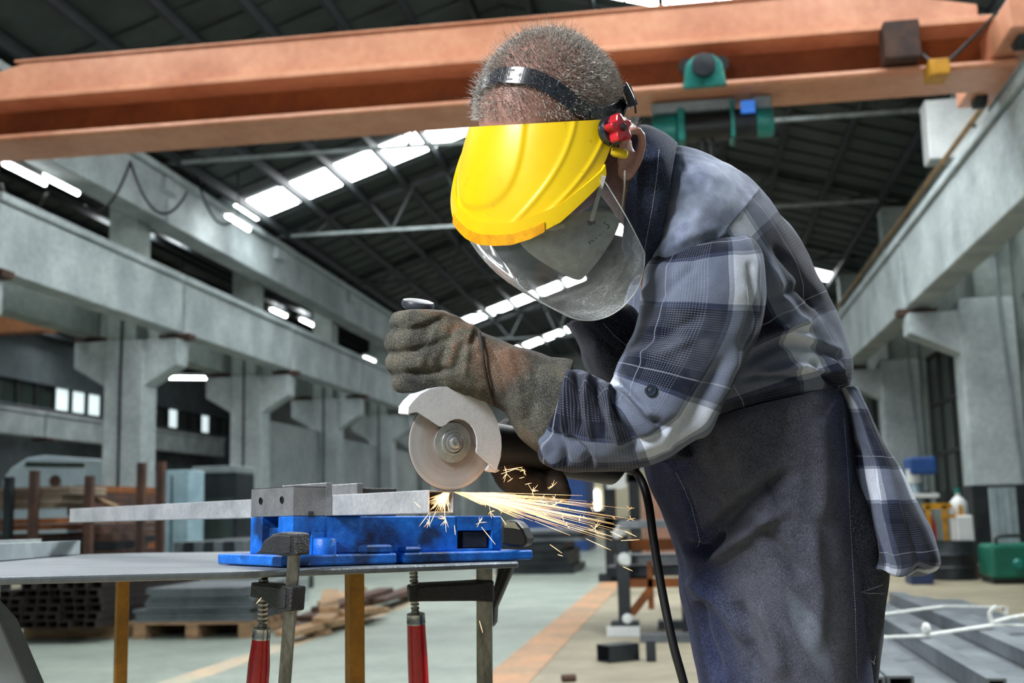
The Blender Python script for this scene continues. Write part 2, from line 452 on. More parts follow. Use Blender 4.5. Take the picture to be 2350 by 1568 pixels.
# roof trusses with tie rods
def truss(y, label, tie_m):
    t = thing('roof_truss', label, 'truss', (0, y, EZ), group='steel roof trusses')
    x0, x1, zr = -9.7, 4.95, RIDZ - EZ - 0.28
    MB().bar((x0, 0, 0), (x1, 0, 0), 0.065).build('tie', tie_m, t)
    MB().bar((x0, 0, 0), (RIDX, 0, zr), 0.12).build('rafter', M_truss, t)
    MB().bar((x1, 0, 0), (RIDX, 0, zr), 0.12).build('rafter', M_truss, t)
    for sgn, xe in ((-1, x0), (1, x1)):
        for k in (1, 2, 3):
            xb = RIDX + (xe - RIDX) * k / 3.6
            for dx in (-0.55, 0.55):
                xt = xb + dx
                zt = zr * (1 - abs(xt - RIDX) / abs(xe - RIDX))
                MB().bar((xb, 0, 0), (xt, 0, max(zt, 0.1)), 0.045).build('web_member', M_truss, t)
    return t
for y, l, m in [(7.0, 'steel roof truss above the crane girder, nearest the viewer', M_truss), (20.2, 'roof truss with pale tie rod behind the green hoist', M_tie),
             (26.3, 'roof truss with pale tie rod meeting the clear visor', M_tie), (32.4, 'dark roof truss, third from the front', M_truss),
             (38.5, 'dark roof truss, fourth from the front', M_truss), (44.5, 'dark roof truss, fifth from the front', M_truss), (50.5, 'dark roof truss, farthest one', M_truss)]:
    truss(y, l, m)

# fluorescent lamps
def lamp(loc, rz, label, L=1.2):
    t = thing('fluorescent_lamp', label, 'lamp', loc, rz, group='hall tube lamps')
    MB().box(-0.09, 0.09, 0, L, 0.05, 0.12).build('housing', M_white, t)
    rz_ = (EZ + (loc[0] + 9.75) * .338 if loc[0] > -9.9 else EZ + max(0, min(-loc[0] - 10.3, 6.2)) * .33) - loc[2] - .05
    MB().box(-.012, .012, L / 2 - .012, L / 2 + .012, .12, max(.3, rz_)).build('drop_rod', M_purlin, t)
    MB().tube([(0, 0.03, 0.02), (0, L - 0.03, 0.02)], 0.035, 10).build('tube', emat('lamp_tube', (1, 1, 1), 30), t, True)
for px, py, Y, l in [(8, 378, 16, 'bright tube lamp at the far left under the crane girder'), (95, 405, 17.5, 'long bright tube lamp at left below the orange girder'),
                     (520, 498, 21.4, 'small bright lamp beside the left end of the skylight'), (318, 868, 27, 'bright slanted tube lamp right of the forked column'),
                     (622, 712, 30, 'round bright lamp above the second left crane beam'), (690, 735, 33, 'bright oval lamp above the second left crane beam'),
                     (836, 822, 36, 'tiny lamp above the third left crane beam'), (1345, 0, 0, '')]:
    if not l: continue
    p = PY(px, py, Y)
    lamp(p, -1.1 if px == 318 else 0.0, l, 2.0 if px == 318 else 1.2)

# ---------------------------------------------------------------- overhead crane
g0 = PY(0, 335, 12); gz = 5.2
gd = thing('crane_girder', 'orange painted crane girder spanning the hall overhead', 'crane', (-8.9, 12, gz), 0)
LG = 12.4
def gprof(name, pts, x0=0.0, x1=LG, mat=M_crane, cham=None):
    """profile in (y,z) extruded along x"""
    MB().prism([(x0, y, z) for y, z in pts], (x1 - x0, 0, 0)).build(name, mat, gd, bevel=0.008)
MB().prism([(0.55, 0, 0.55), (LG - 0.4, 0, 0.55), (LG - 0.4, 0, 0.74), (LG - 1.5, 0, 0.99), (1.55, 0, 0.99), (0.55, 0, 0.74)], (0, 0.5, 0)).build('box_section', M_crane, gd, bevel=0.01)
MB().prism([(1.4, -0.03, 0.99), (LG - 1.4, -0.03, 0.99), (LG - 1.4, -0.03, 1.01), (1.4, -0.03, 1.01)], (0, 0.56, 0)).build('top_plate', M_crane, gd)
gprof('upper_flange', [(-0.2, 0.50), (-0.17, 0.55), (0.56, 0.55), (0.59, 0.5), (0.59, 0.47), (-0.2, 0.47)], 0.2, LG - 0.1)
gprof('web', [(0.21, 0.1), (0.31, 0.1), (0.31, 0.5), (0.21, 0.5)], 0.2, LG - 0.1, pmat('crane_web_shade', hx('#94501f'), hx('#743a17'), 1.2, .5))  # shade of the recess put into the web's darker, browner colour
gprof('lower_flange', [(-0.18, 0.03), (-0.17, 0.07), (0.21, 0.17), (0.31, 0.17), (0.58, 0.1), (0.6, 0.03), (0.57, 0), (-0.15, 0)], 0.2, LG - 0.1)
for x in (0.1, LG - 0.25):
    et = MB().box(x - 0.1, x + 0.25, -0.9, 1.4, 0.1, 0.42).build('end_carriage', M_crane, gd, bevel=0.02)
    for y in (-0.6, 1.1):
        MB().lathe([(0.15, -0.06), (0.15, 0.06)], 20, (x + 0.07, y, 0.14), (1, 0, 0)).build('wheel', M_dsteel, et, True)
mb = MB(); mb.box(11.0, 11.35, -0.35, -0.05, 0.1, 0.5)
mb.build('junction_box', M_rust, gd, bevel=0.02)
MB().box(11.4, 11.6, -0.4, -0.1, -0.12, 0.05).build('buffer', M_yel, gd, bevel=0.02)
MB().tube(catmull([(11.3, -0.2, 0.3), (11.5, -0.35, 0.0), (11.8, -0.4, 0.2), (12.1, -0.35, 0.5)], 6), 0.02, 6).build('cable', M_black, gd)
# electric hoist
hc = PY(1620, 285, 12.25)
ho = thing('electric_hoist', 'teal and grey electric chain hoist hanging from the orange girder', 'hoist', hc)
xo = lambda px: PY(px, 285, 12.25).x - hc.x
zo = lambda py: PY(1620, py, 12.25).z - hc.z
MB().lathe([(0.16, 0), (0.17, 0.02), (0.17, xo(1555) - xo(1497) - .02), (0.15, xo(1555) - xo(1497))], 24, (xo(1497), 0, zo(295)), (1, 0, 0)).build('motor', M_teal, ho, 'auto')
MB().lathe([(0.15, 0), (0.16, 0.02), (0.16, xo(1770) - xo(1735)), (0.14, xo(1770) - xo(1735) + .02)], 24, (xo(1735), 0, zo(290)), (1, 0, 0)).build('motor', M_teal, ho, 'auto')
MB().lathe([(0.15, 0), (0.15, xo(1675) - xo(1572))], 24, (xo(1572), 0, zo(292)), (1, 0, 0)).build('rope_drum', M_black, ho, 'auto')
MB().lathe([(0.16, 0), (0.16, xo(1735) - xo(1685))], 24, (xo(1685), 0, zo(290)), (1, 0, 0)).build('gear_case', M_dsteel, ho, 'auto')
MB().box(xo(1555), xo(1572), -0.18, 0.18, zo(330), zo(255)).build('end_plate', M_teal, ho, bevel=0.02)
MB().box(xo(1675), xo(1685), -0.18, 0.18, zo(330), zo(245)).build('end_plate', M_teal, ho, bevel=0.02)
MB().box(xo(1497), xo(1690), -0.15, 0.15, zo(262), zo(238)).build('suspension_bar', M_grey, ho, bevel=0.02)
MB().box(xo(1727), xo(1772), -0.12, 0.12, zo(265), zo(236)).build('control_box', M_grey, ho, bevel=0.02)
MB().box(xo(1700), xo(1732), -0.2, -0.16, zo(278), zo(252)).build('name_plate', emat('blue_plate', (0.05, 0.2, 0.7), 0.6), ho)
tr = MB().prism([(xo(1570), -0.52, zo(238)), (xo(1578), -0.52, zo(185)), (xo(1600), -0.52, zo(165)), (xo(1640), -0.52, zo(165)), (xo(1660), -0.52, zo(185)), (xo(1668), -0.52, zo(238))], (0, 0.06, 0)).build('trolley_plate', M_teal, ho, bevel=0.02)
MB().lathe([(0.11, 0), (0.12, 0.02), (0.12, 0.1), (0.05, 0.12)], 20, (xo(1618), -0.52, zo(195)), (0, -1, 0)).build('trolley_motor', M_dsteel, tr, 'auto')
for px in (1582, 1655):
    MB().lathe([(0.09, 0), (0.09, 0.08)], 20, (xo(px), -0.46, zo(185)), (0, 1, 0)).build('trolley_wheel', M_black, tr, 'auto')
MB().tube([(xo(1632), 0, zo(300)), (xo(1632), 0, zo(395))], 0.018, 6).build('wire_rope', M_dsteel, ho)
MB().tube([(xo(1612), 0, zo(300)), (xo(1612), 0, zo(400))], 0.018, 6).build('wire_rope', M_dsteel, ho)
ga, gb = PY(-160, 745, 30), PY(108, 752, 30)
ng = thing('crane_girder', 'ochre crane girder of the neighbouring hall at the left edge', 'crane', (gb.x, 30, gb.z))
MB().box(-5, 0, 0, .5, -.08, .42).build('box_section', pmat('ochre_girder', hx('#a8672a'), hx('#7d4a1c'), 1, .5), ng, bevel=.01)
MB().box(-5, .3, -.1, .6, .42, .54).build('top_plate', M_conc, ng)
MB().box(-5, .5, -.05, .5, .54, .9).build('upper_box', M_dsteel, ng)
# white switch cabinet and conductor rail by the right rail
wc = thing('switch_cabinet', 'white switch cabinet above the right crane beam', 'cabinet', (4.28, 18.0, 6.05))
MB().box(-0.5, 0.42, 0, 0.45, 0, 0.86).build('case', M_white, wc, bevel=0.03)
MB().box(0.12, 0.2, -0.03, 0.0, 0.45, 0.5).build('handle', M_black, wc)
MB().box(-0.5, 0.42, 0.05, 0.5, 0.86, 0.95).build('top_tray', M_white, wc, bevel=0.02)
MB().box(0.3, 0.44, 0.1, 0.4, -1.2, 0.0).build('post', M_wframe, wc)
t = MB().tube([(XR + 0.02, 6, 5.36), (XR + 0.02, 40, 5.36)], 0.035, 8).build('conductor_rail', pmat('ochre_rail', hx('#8a6a3a'), hx('#5c4526'), 3, 0.6))
tag(t, 'ochre conductor rail running along the top of the right crane beam', 'rail')
for (x0, y0, x1, y1, sag, Y, l) in [(0, 420, 110, 440, 80, 15.5, 'looped black cable at the left edge below the girder'), (195, 470, 300, 370, 60, 17, 'black cable hanging beside the near upper column'),
                               (300, 375, 430, 440, 90, 17, 'black cable loop across the near upper column'), (450, 400, 540, 500, 60, 21, 'thin cable loop left of the skylight end')]:
    a, b = PY(x0, y0, Y), PY(x1, y1, Y); s_ = sag / 2700 * Y
    pts = [a.lerp(b, k / 14) - V((0, 0, 4 * s_ * (k / 14) * (1 - k / 14))) for k in range(15)]
    tag(MB().tube(pts, 0.022, 6).build('hanging_cable', M_black, None, True), l, 'cable', 'festoon cables')

# ---------------------------------------------------------------- background goods on the left
def boxpx(x0, y0, x1, y1, Y, depth):
    """box whose front face covers the pixel rectangle at hall distance Y"""
    a, b = PY(x0, y1, Y), PY(x1, y0, Y)
    return a.x, b.x, Y, Y + depth, a.z, b.z
def rect_tube(w, h, L, t=0.006):
    """hollow section along +y, origin at bottom centre of near end"""
    mb = MB()
    o = [(-w / 2, 0), (w / 2, 0), (w / 2, h), (-w / 2, h)]; i = [(-w / 2 + t, t), (w / 2 - t, t), (w / 2 - t, h - t), (-w / 2 + t, h - t)]
    vs = [(x, 0, z) for x, z in o] + [(x, 0, z) for x, z in i] + [(x, L, z) for x, z in o] + [(x, L, z) for x, z in i]
    fs = []
    for k in range(4):
        j = (k + 1) % 4
        fs += [(k, j, 4 + j, 4 + k), (8 + j, 8 + k, 12 + k, 12 + j), (j, k, 8 + k, 8 + j), (4 + k, 4 + j, 12 + j, 12 + k)]
    mb.add(vs, fs); return mb
# tube bundle seen end-on (each tube its own thing)
tb = rect_tube(0.095, 0.055, 1.9, 0.005)
tube_me = tb.build('steel_tube', pmat('brown_black_steel', hx('#3b3431'), hx('#231f1e'), 5, .6, metal=.3), None).data
bpy.data.objects.remove(bpy.data.objects['steel_tube'])
base = PZ(130, 1475)
colnames = ['leftmost', 'second', 'third', 'fourth', 'fifth', 'sixth', 'seventh', 'eighth']
rownames = ['bottom', 'second', 'third', 'fourth', 'fifth', 'top']
YB = 8.6
for r in range(6):
    for c in range(8):
        if r == 5 and c < 2: continue
        o = bpy.data.objects.new('steel_tube', tube_me); COL.objects.link(o)
        o.location = (PY(0, 1460, YB).x + 0.03 + c * 0.104 + random.uniform(-.004, .004), YB + random.uniform(-.06, .06), 0.12 + r * 0.0585)
        tag(o, 'dark rusty hollow steel tube under the table, %s row, %s from the left' % (rownames[r], colnames[c]), 'steel tube', 'dark tube bundle under the table')
for k, y in enumerate((9.0, 11.0)):
    tag(MB().box(PY(0, 1460, YB).x - .05, PY(0, 1460, YB).x + .85, y, y + 0.1, 0, 0.118).build('bearer', M_wood),
        'timber bearer under the dark tube bundle, %s one' % ('front', 'rear')[k], 'timber', 'bearers')
# plates stacked on a timber pallet
pa = PZ(310, 1497); pb = PZ(580, 1490); YP = 8.9
px0, px1 = PY(305, 1480, YP).x, PY(575, 1480, YP).x
pal = thing('timber_pallet', 'timber pallet on the green floor carrying grey steel plates', 'pallet', (px0, YP, 0))
W = px1 - px0
for k in range(3):
    MB().box(k * (W - 0.1) / 2, k * (W - 0.1) / 2 + 0.1, 0, 1.1, 0.02, 0.11).build('block', M_wood, pal)
for k in range(7):
    MB().box(-0.02, W + 0.02, k * 0.17, k * 0.17 + 0.1, 0.11, 0.13).build('plank', M_wood, pal)
for k in range(3):
    MB().box(k * (W - 0.1) / 2, k * (W - 0.1) / 2 + 0.1, 0, 1.1, 0, 0.018).build('plank', M_wood, pal)
z = 0.131
for k, (x0, x1, h, l) in enumerate([(0.0, W, 0.10, 'bottom bundle of grey steel plates on the pallet'), (0.12, W + 0.04, 0.09, 'middle bundle of grey steel plates on the pallet'),
                                    (0.16, W - 0.02, 0.075, 'top bundle of grey steel plates on the pallet')]):
    b = thing('plate_bundle', l, 'steel plates', (px0 + x0, YP - 0.05 * k, z))
    n = 3
    for j in range(n):
        d = random.uniform(-.02, .02)
        MB().box(d, x1 - x0 + d, 0.0, 1.0, j * h / n, (j + 1) * h / n - 0.004).build('plate', M_steel, b, bevel=0.003)
    z += h + 0.002
# scrap timber heap
random.seed(21)
def plank(a, b, w, h, label, mat=M_wood, group='scrap timber heap'):
    o = MB().bar(a, b, w, h).build('timber_plank', mat, bevel=0.004)
    return tag(o, label, 'timber', group)
spec = [(590, 1440, 800, 1375), (610, 1455, 860, 1400), (640, 1425, 770, 1345), (690, 1400, 900, 1345), (700, 1385, 850, 1335), (760, 1395, 960, 1350),
        (820, 1380, 990, 1330), (640, 1445, 725, 1452), (870, 1370, 1000, 1340), (600, 1420, 720, 1390), (735, 1410, 850, 1398), (655, 1400, 700, 1350)]
where = ['lowest on the left', 'long one at the front of the heap', 'leaning board behind the red clamp handle', 'upper board left of the yellow leg', 'dark board on top of the heap',
         'board just right of the yellow leg', 'topmost board right of the yellow leg', 'short end piece at the front', 'board end behind the second clamp', 'board behind the left clamp bar',
         'cross piece in the middle of the heap', 'small tilted board at the left of the heap']
for k, ((x0, y0, x1, y1), w) in enumerate(zip(spec, where)):
    hz = 0.03 + 0.046 * (k % 4 if k != 7 else 0); x0 += 100 if k in (0, 2, 9, 11) else 45; x1 += 60 if k in (0, 2, 9, 11) else 15
    a, b = PZ(x0, y0, hz), PZ(x1, y1, hz)
    if (b - a).length > 2.4: b = a + (b - a).normalized() * 2.4
    plank(a, b, 0.16, 0.045, 'scrap timber board, ' + w, M_wood if k % 3 else M_rust)
# rusty profile bundles in a post rack at the far left
YR = 11.5
rk = thing('post_rack', 'rack of rust brown upright posts at the left', 'rack', (PY(100, 1300, YR).x, YR, 0))
for px, top, m, yy in ((17, 1095, M_dsteel, 0.0), (75, 1080, M_rust, 0.0), (202, 1092, M_rust, 0.2), (322, 1062, M_rust, 0.6), (367, 1060, M_rust, 0.9)):
    q = PY(px, top, YR + yy); x = q.x - PY(100, 1300, YR).x
    MB().box(x - 0.04, x + 0.04, yy, yy + 0.08, 0.0, q.z).build('post', m, rk)
MB().box(PY(10, 1300, YR).x - PY(100, 1300, YR).x - .1, PY(375, 1300, YR).x - PY(100, 1300, YR).x + .1, -.02, 0.06, 0.0, 0.06).build('base_rail', M_rust, rk)
def bundle(x0, y0, x1, y1, Y, depth, n, m, mat, label, name='profile_bundle'):
    a0, a1, b0, b1, z0, z1 = boxpx(x0, y0, x1, y1, Y, depth)
    if z0 < .35: z0 = 0.0
    t = thing(name, label, 'steel profiles', (a0, b0, z0))
    dx = (a1 - a0) / n; dz = (z1 - z0) / m
    for i in range(n):
        for j in range(m):
            s = random.uniform(-.03, .03)
            MB().box(i * dx + .006, (i + 1) * dx - .006, s, depth + s, j * dz, (j + 1) * dz - 0.008).build('bar', mat[(i * 3 + j) % len(mat)], t)
    return t
def flats(x0, y0, x1, y1, Y, n, mats, label, slant=0.0, depth=0.8):
    """long bars lying across the view, seen from the side, stacked"""
    a0, a1, b0, b1, z0, z1 = boxpx(x0, y0, x1, y1, Y, depth)
    if z0 < .35: z0 = 0.0
    t = thing('profile_bundle', label, 'steel profiles', (a0, b0, z0)); dz = (z1 - z0) / n
    for j in range(n):
        s = random.uniform(-.05, .05)
        MB().box(-.2 + s, a1 - a0 + s - slant * j, random.uniform(0, .04), depth, j * dz, (j + 1) * dz - 0.006).build('bar', mats[j % len(mats)], t)
    return t
M_tan = pmat('tan_profile', hx('#8d8070'), hx('#6b5a4a'), 2.0, 0.7, lo=0.3, hi=0.7)
flats(-120, 1115, 131, 1172, YR + 0.1, 5, [M_tan], 'stack of dull tan steel profiles high in the left rack', -0.035)
flats(-120, 1188, 128, 1222, YR + 0.12, 2, [M_rust2], 'bright orange rusty profiles below the tan stack', 0.0)
flats(-120, 1224, 126, 1300, YR + 0.12, 5, [M_rust, M_dsteel], 'dark rusty profiles at the bottom of the left rack', 0.03)
bundle(152, 1112, 196, 1290, YR + 0.95, 2.0, 4, 10, [M_rust, M_rust, M_rust2, M_dsteel], 'end faces of brown rusty profiles stacked high at the left rack')
flats(232, 1205, 300, 1300, YR + 0.5, 5, [M_rust, M_rust, M_dsteel], 'low heap of brown rusty profiles right of the left rack', 0.08)
tag(MB().bar(PY(205, 1140, YR + 1), PY(270, 1165, YR + 0.6), 0.05, 0.04).build('timber_plank', M_wood), 'pale timber stick poking out above the rusty profiles', 'timber')
bundle(395, 1240, 560, 1330, 12.6, 2.5, 7, 4, [M_dsteel, M_steel], 'dark steel tubes stacked on the floor behind the vise')
bundle(330, 1300, 600, 1370, 11.3, 1.5, 1, 4, [M_conc2, M_grey], 'long pale grey profiles lying behind the pallet of plates')
# parked white van in the neighbouring hall
vx0, vx1 = PY(5, 1100, 25).x, PY(195, 1100, 25).x
van = thing('white_van', 'pale blue white van parked in the neighbouring hall', 'van', (vx0, 25, 0))
Wv = vx1 - vx0
zt, zm, zb = PY(100, 1045, 25).z, PY(100, 1072, 25).z, PY(100, 1140, 25).z
MB().prism([(0, 0, 0.3), (Wv, 0, 0.3), (Wv, 0, zt - .1), (Wv * 0.5, 0, zt), (Wv * 0.28, 0, zt - 0.05), (Wv * 0.1, 0, zm), (0, 0, zm - 0.25)], (0, 1.9, 0)).build('body', pmat('van_paint', hx('#b9cdd6'), hx('#a4bac6'), 2, 0.35), van, bevel=0.05)
MB().prism([(Wv * 0.27, -0.02, zm + 0.02), (Wv * 0.99, -0.02, zm - 0.04), (Wv * 0.99, -0.02, zm + 0.06), (Wv * 0.29, -0.02, zm + 0.13)], (0, 0.03, 0)).build('side_window', M_dglass, van)
MB().lathe([(0.1, 0), (0.14, 0.02)], 16, (Wv * 0.65, -0.01, zm - 0.33), (0, -1, 0)).build('emblem', M_rust, van)
for k in (0.2, 0.8):
    MB().lathe([(0.33, -0.02), (0.33, 0.2)], 20, (Wv * k, -0.02, 0.33), (0, 1, 0)).build('wheel', M_black, van, 'auto')
# partition walls between the left columns, far stuff
struct(MB().box(-10.6, -10.3, 26.6, 32.0, 0, 3.3).build('wall_partition', M_wall))
struct(MB().box(-10.6, -10.3, 32.6, 60, 0, 3.2).build('wall_partition_far', M_wall))
def simple(name, px, Y, depth, mat, label, cat, extra=None, group=None, floor=True):
    a0, a1, b0, b1, z0, z1 = boxpx(*px, Y, depth)
    if floor: z0 = 0.0
    t = thing(name, label, cat, (a0, b0, z0), group=group)
    return t, a1 - a0, depth, z1 - z0
t, w, d, h = simple('steel_locker', (355, 1078, 435, 1160), 18, 0.6, M_white, 'pale blue lit locker between the left columns', 'locker')
MB().box(0, w, 0, d, 0, h).build('body', pmat('pale_blue_enamel', hx('#a9c6d2'), hx('#90aebc'), 2, 0.4), t, bevel=0.02)
MB().box(w * .48, w * .52, -0.01, 0.0, 0.1, h - 0.1).build('door_gap', M_purlin, t)
t, w, d, h = simple('machine_cabinet', (440, 1085, 545, 1180), 19, 0.8, M_grey, 'dark machine cabinet standing in front of the second left column', 'cabinet')
MB().box(0, w, 0, d, 0, h).build('body', M_dsteel, t, bevel=0.03)
MB().box(w * .08, w * .92, -0.02, 0.0, h * .3, h * .75).build('door', M_dglass, t)
MB().box(0, w, -.03, d, h, h + .12).build('lid', M_grey, t, bevel=0.02)
# far end of the hall behind the grinder
t, w, d, h = simple('blue_container', (1185, 1075, 1343, 1250), 27, 2.4, M_bluebox, 'deep blue steel container far behind the grinder', 'container')
MB().box(0, w, 0, d, 0, h).build('body', M_bluebox, t, bevel=0.02)
for k in range(7):
    MB().box(w * k / 7 + 0.03, w * (k + .5) / 7 + 0.03, -0.03, 0.0, 0.15, h - 0.15).build('rib', M_bluebox, t)
MB().box(-.02, w + .02, -.03, .02, h - .1, h + .02).build('top_rail', M_bluebox, t)
flats(1165, 1215, 1335, 1245, 17.5, 3, [M_steel, M_dsteel], 'grey pipes lying on top of the low stack behind the vise', 0.02, 2.0)
flats(1165, 1246, 1310, 1298, 17.4, 4, [M_dsteel], 'dark steel sections at the bottom of the low stack behind the vise', 0.03, 2.0)
t, w, d, h = simple('cream_partition', (1343, 1075, 1560, 1262), 34, 0.3, M_wall, 'cream panel wall far behind the cable', 'partition')
M_cream = pmat('cream_panel', hx('#e8dfc0'), hx('#d3c8a4'), 1.2, 0.7)
for k in range(4):
    MB().box(w * k / 4 + .01, w * (k + 1) / 4 - .01, 0, d, 0, h).build('panel', M_cream, t)
MB().box(w * .08, w * .16, -.08, -.02, h * .45, h * .72).build('lit_window', emat('lit_window', (1, 1, .97), 6), t)
MB().box(w * .05, w * .3, -.06, -.01, h * .18, h * .3).build('vent', M_purlin, t)
MB().box(w * .05, w * .3, -.06, -.01, h * .36, h * .45).build('vent', M_purlin, t)
t, w, d, h = simple('portal_frame', (1388, 1085, 1462, 1235), 15.5, 0.5, M_dsteel, 'dark welded steel portal frame behind the hanging cable', 'steel frame')
for x in (0.0, w - 0.12): MB().box(x, x + 0.13, 0, d, 0, h).build('post', M_dsteel, t)
MB().box(0, w, 0, d, h - 0.12, h).build('lintel', M_dsteel, t)
MB().box(0, w, 0, d, h * .48, h * .58).build('crossbar', M_dsteel, t)
MB().box(0.05, 0.3, -.04, 0, h - .2, h + .02).build('clamp_plate', M_white, t)
t, w, d, h = simple('pink_panel', (1475, 1110, 1600, 1215), 17, 0.1, M_rust, 'dull pink panel standing behind the worker apron', 'panel')
MB().box(0, w, 0, d, 0, h).build('sheet', pmat('pink_primer', hx('#b58a78'), hx('#96705f'), 1.5, 0.7), t)
# trestle with profiles
YT = 8.9
tx = PZ(1437, 1455).x
ts = thing('steel_trestle', 'steel trestle with white weld marks beside the hanging cable', 'trestle', (tx, YT, 0))
zz = lambda py: PY(1437, py, YT).z
xx = lambda px: PY(px, 1300, YT).x - tx
MB().box(-0.045, 0.045, 0, 0.09, 0.02, zz(1215)).build('post', M_dsteel, ts)
MB().box(xx(1560), xx(1580), 0, 0.09, 0.0, zz(1215)).build('post', M_dsteel, ts)
MB().box(-0.1, 0.1, -.05, 0.14, 0, 0.1).build('foot', M_dsteel, ts)
MB().box(-0.13, 0.11, -.08, -0.05, 0, 0.07).build('foot_plate', M_white, ts)
MB().box(0.045, xx(1560), 0.02, 0.07, zz(1350), zz(1330)).build('crossbar', M_rust2, ts)
MB().bar((0.05, 0.04, zz(1410)), (xx(1490), 0.04, zz(1355)), 0.06).build('brace', M_rust2, ts)
MB().box(xx(1484), xx(1497), 0.02, 0.08, zz(1400), zz(1290)).build('post', M_rust2, ts)
for px, py, s in ((1432, 1215, .05), (1434, 1283, .05), (1440, 1290, .03), (1436, 1420, .04), (1420, 1225, .04)):
    MB().lathe([(0.0, 0), (s, .015), (s * .8, .03), (0, .035)], 10, (xx(px), -.02, zz(py)), (0, -1, 0)).build('weld_patch', M_white, ts)
tag(MB().box(tx + xx(1425), tx + xx(1640), YT - .1, YT + .25, zz(1213), zz(1196)).build('steel_flat', M_steel, bevel=.004), 'grey steel flat lying across the top of the trestle', 'steel bar')
tag(MB().box(tx + xx(1432), tx + xx(1640), YT + .1, YT + 0.3, zz(1266), zz(1240)).build('steel_flat', M_rust2), 'orange rusty bar in the middle of the trestle', 'steel bar')
tag(MB().box(tx + xx(1405), tx + xx(1640), YT + .3, YT + 0.6, zz(1300), zz(1278)).build('steel_flat', M_steel), 'grey channel lying behind the trestle post', 'steel bar')
tag(MB().box(tx + xx(1385), tx + xx(1640), YT + .25, YT + 0.7, zz(1328), zz(1306)).build('steel_flat', M_dsteel), 'dark channel below the grey one behind the trestle', 'steel bar')
tag(MB().box(tx + xx(1360), tx + xx(1480), YT + .5, YT + 0.7, zz(1345), zz(1325)).build('steel_flat', M_dsteel), 'short dark bar sticking out left of the trestle', 'steel bar')
tag(MB().box(tx + xx(1500), tx + xx(1640), YT + .4, YT + 0.6, 0, .06).build('steel_flat', M_dsteel), 'low dark bar right of the trestle brace', 'steel bar')
tag(MB().box(tx + xx(1470), tx + xx(1640), YT - .5, YT - .3, 0, .05).build('steel_flat', M_steel), 'grey flat lying on the floor beyond the cable', 'steel bar')
# offcuts on the floor
p = PZ(1385, 1520)
mb = rect_tube(0.14, 0.10, 0.22, 0.008); o = mb.build('tube_offcut', M_dsteel); o.location = p + V((0, 0, 0.001)); o.rotation_euler = (0, 0, -0.9)
tag(o, 'dark square tube offcut lying on the floor left of the cable', 'steel offcut')
p = PZ(1495, 1518)
mb = MB(); mb.box(-.03, .03, -.03, .03, 0, .125, .004); o = mb.build('tube_offcut', M_dsteel); o.location = p
tag(o, 'dark short bar standing upright on the floor beside the cable', 'steel offcut')
p = PZ(1290, 1566); o = MB().tube([(0, 0, .02), (.07, .03, .02)], .02, 8).build('tube_offcut', M_rust); o.location = p
tag(o, 'rusty bolt lying on the floor at the bottom edge', 'steel offcut')

# ---------------------------------------------------------------- goods on the right
# strapped rectangular tubes
random.seed(5)
Z0 = 0.12
secs = [(0.55, 0.085, 0.235, 4.08, 3.3, M_steel, 'narrow grey box section at the left side of the strapped bundle'), (0.645, 0.085, 0.235, 4.1, 3.4, M_steel, 'second narrow box section of the strapped bundle'),
        (0.79, 0.19, 0.17, 4.3, 3.6, M_steel, 'wide flat grey box section in the strapped bundle, left one'), (0.92, 0.06, 0.24, 4.0, 3.6, M_steel, 'thin upright box section between the wide ones'),
        (1.06, 0.20, 0.19, 4.2, 3.7, M_steel, 'wide flat grey box section in the strapped bundle, middle one'), (1.21, 0.085, 0.25, 4.05, 3.6, M_steel, 'narrow box section with open end at the right frame edge'),
        (1.33, 0.13, 0.22, 4.15, 3.5, M_steel, 'box section of the strapped bundle at the right frame edge'), (1.5, 0.19, 0.2, 4.3, 3.4, M_steel, 'outermost box section of the strapped bundle')]
for x, w, h, y, L, m, l in secs:
    o = rect_tube(w, h, L, 0.008).build('box_section_tube', m); o.location = (x, y, Z0 + 0.005)
    tag(o, l, 'steel tube', 'strapped box sections')
for k, y in enumerate((4.6, 6.9)):
    tag(MB().box(0.45, 1.65, y, y + 0.1, 0, Z0).build('bearer', M_wood), 'timber bearer under the strapped box sections, %s' % ('near one', 'far one')[k], 'timber', 'box section bearers')
for k, y in enumerate((5.15, 6.15)):
    yy_ = lambda x: y - .3 + (x - .49) * .75
    pts = [(x, yy_(x), z) for x, z in ((0.49, Z0 - .01), (0.49, .37), (.72, .385), (.9, .375), (1.25, .39), (1.61, .36), (1.61, Z0))]
    st = thing('white_strap', 'white strap tied across the box sections, %s' % ('nearer one with a loose end', 'farther one')[k], 'strap', (0, 0, 0), group='white straps')
    mb = MB()
    for a, b in zip(pts[:-1], pts[1:]): mb.bar(V(a), V(b), 0.03, 0.008)
    mb.build('band', M_rope, st)
    if k == 0:
        MB().lathe([(0, -.02), (.025, -.01), (.025, .01), (0, .02)], 10, (0.93, yy_(.93), .40), (1, 0, 0)).build('knot', M_rope, st, True)
        MB().tube(catmull([(1.25, yy_(1.25), .39), (1.24, yy_(1.25), .44), (1.27, yy_(1.25), .47)], 5), .009, 8).build('loose_end', M_rope, st, True)
        MB().tube(catmull([(1.25, yy_(1.25), .4), (1.36, yy_(1.3), .42), (1.5, yy_(1.3), .43), (1.6, yy_(1.3), .38)], 5), .009, 8).build('tail', M_rope, st, True)
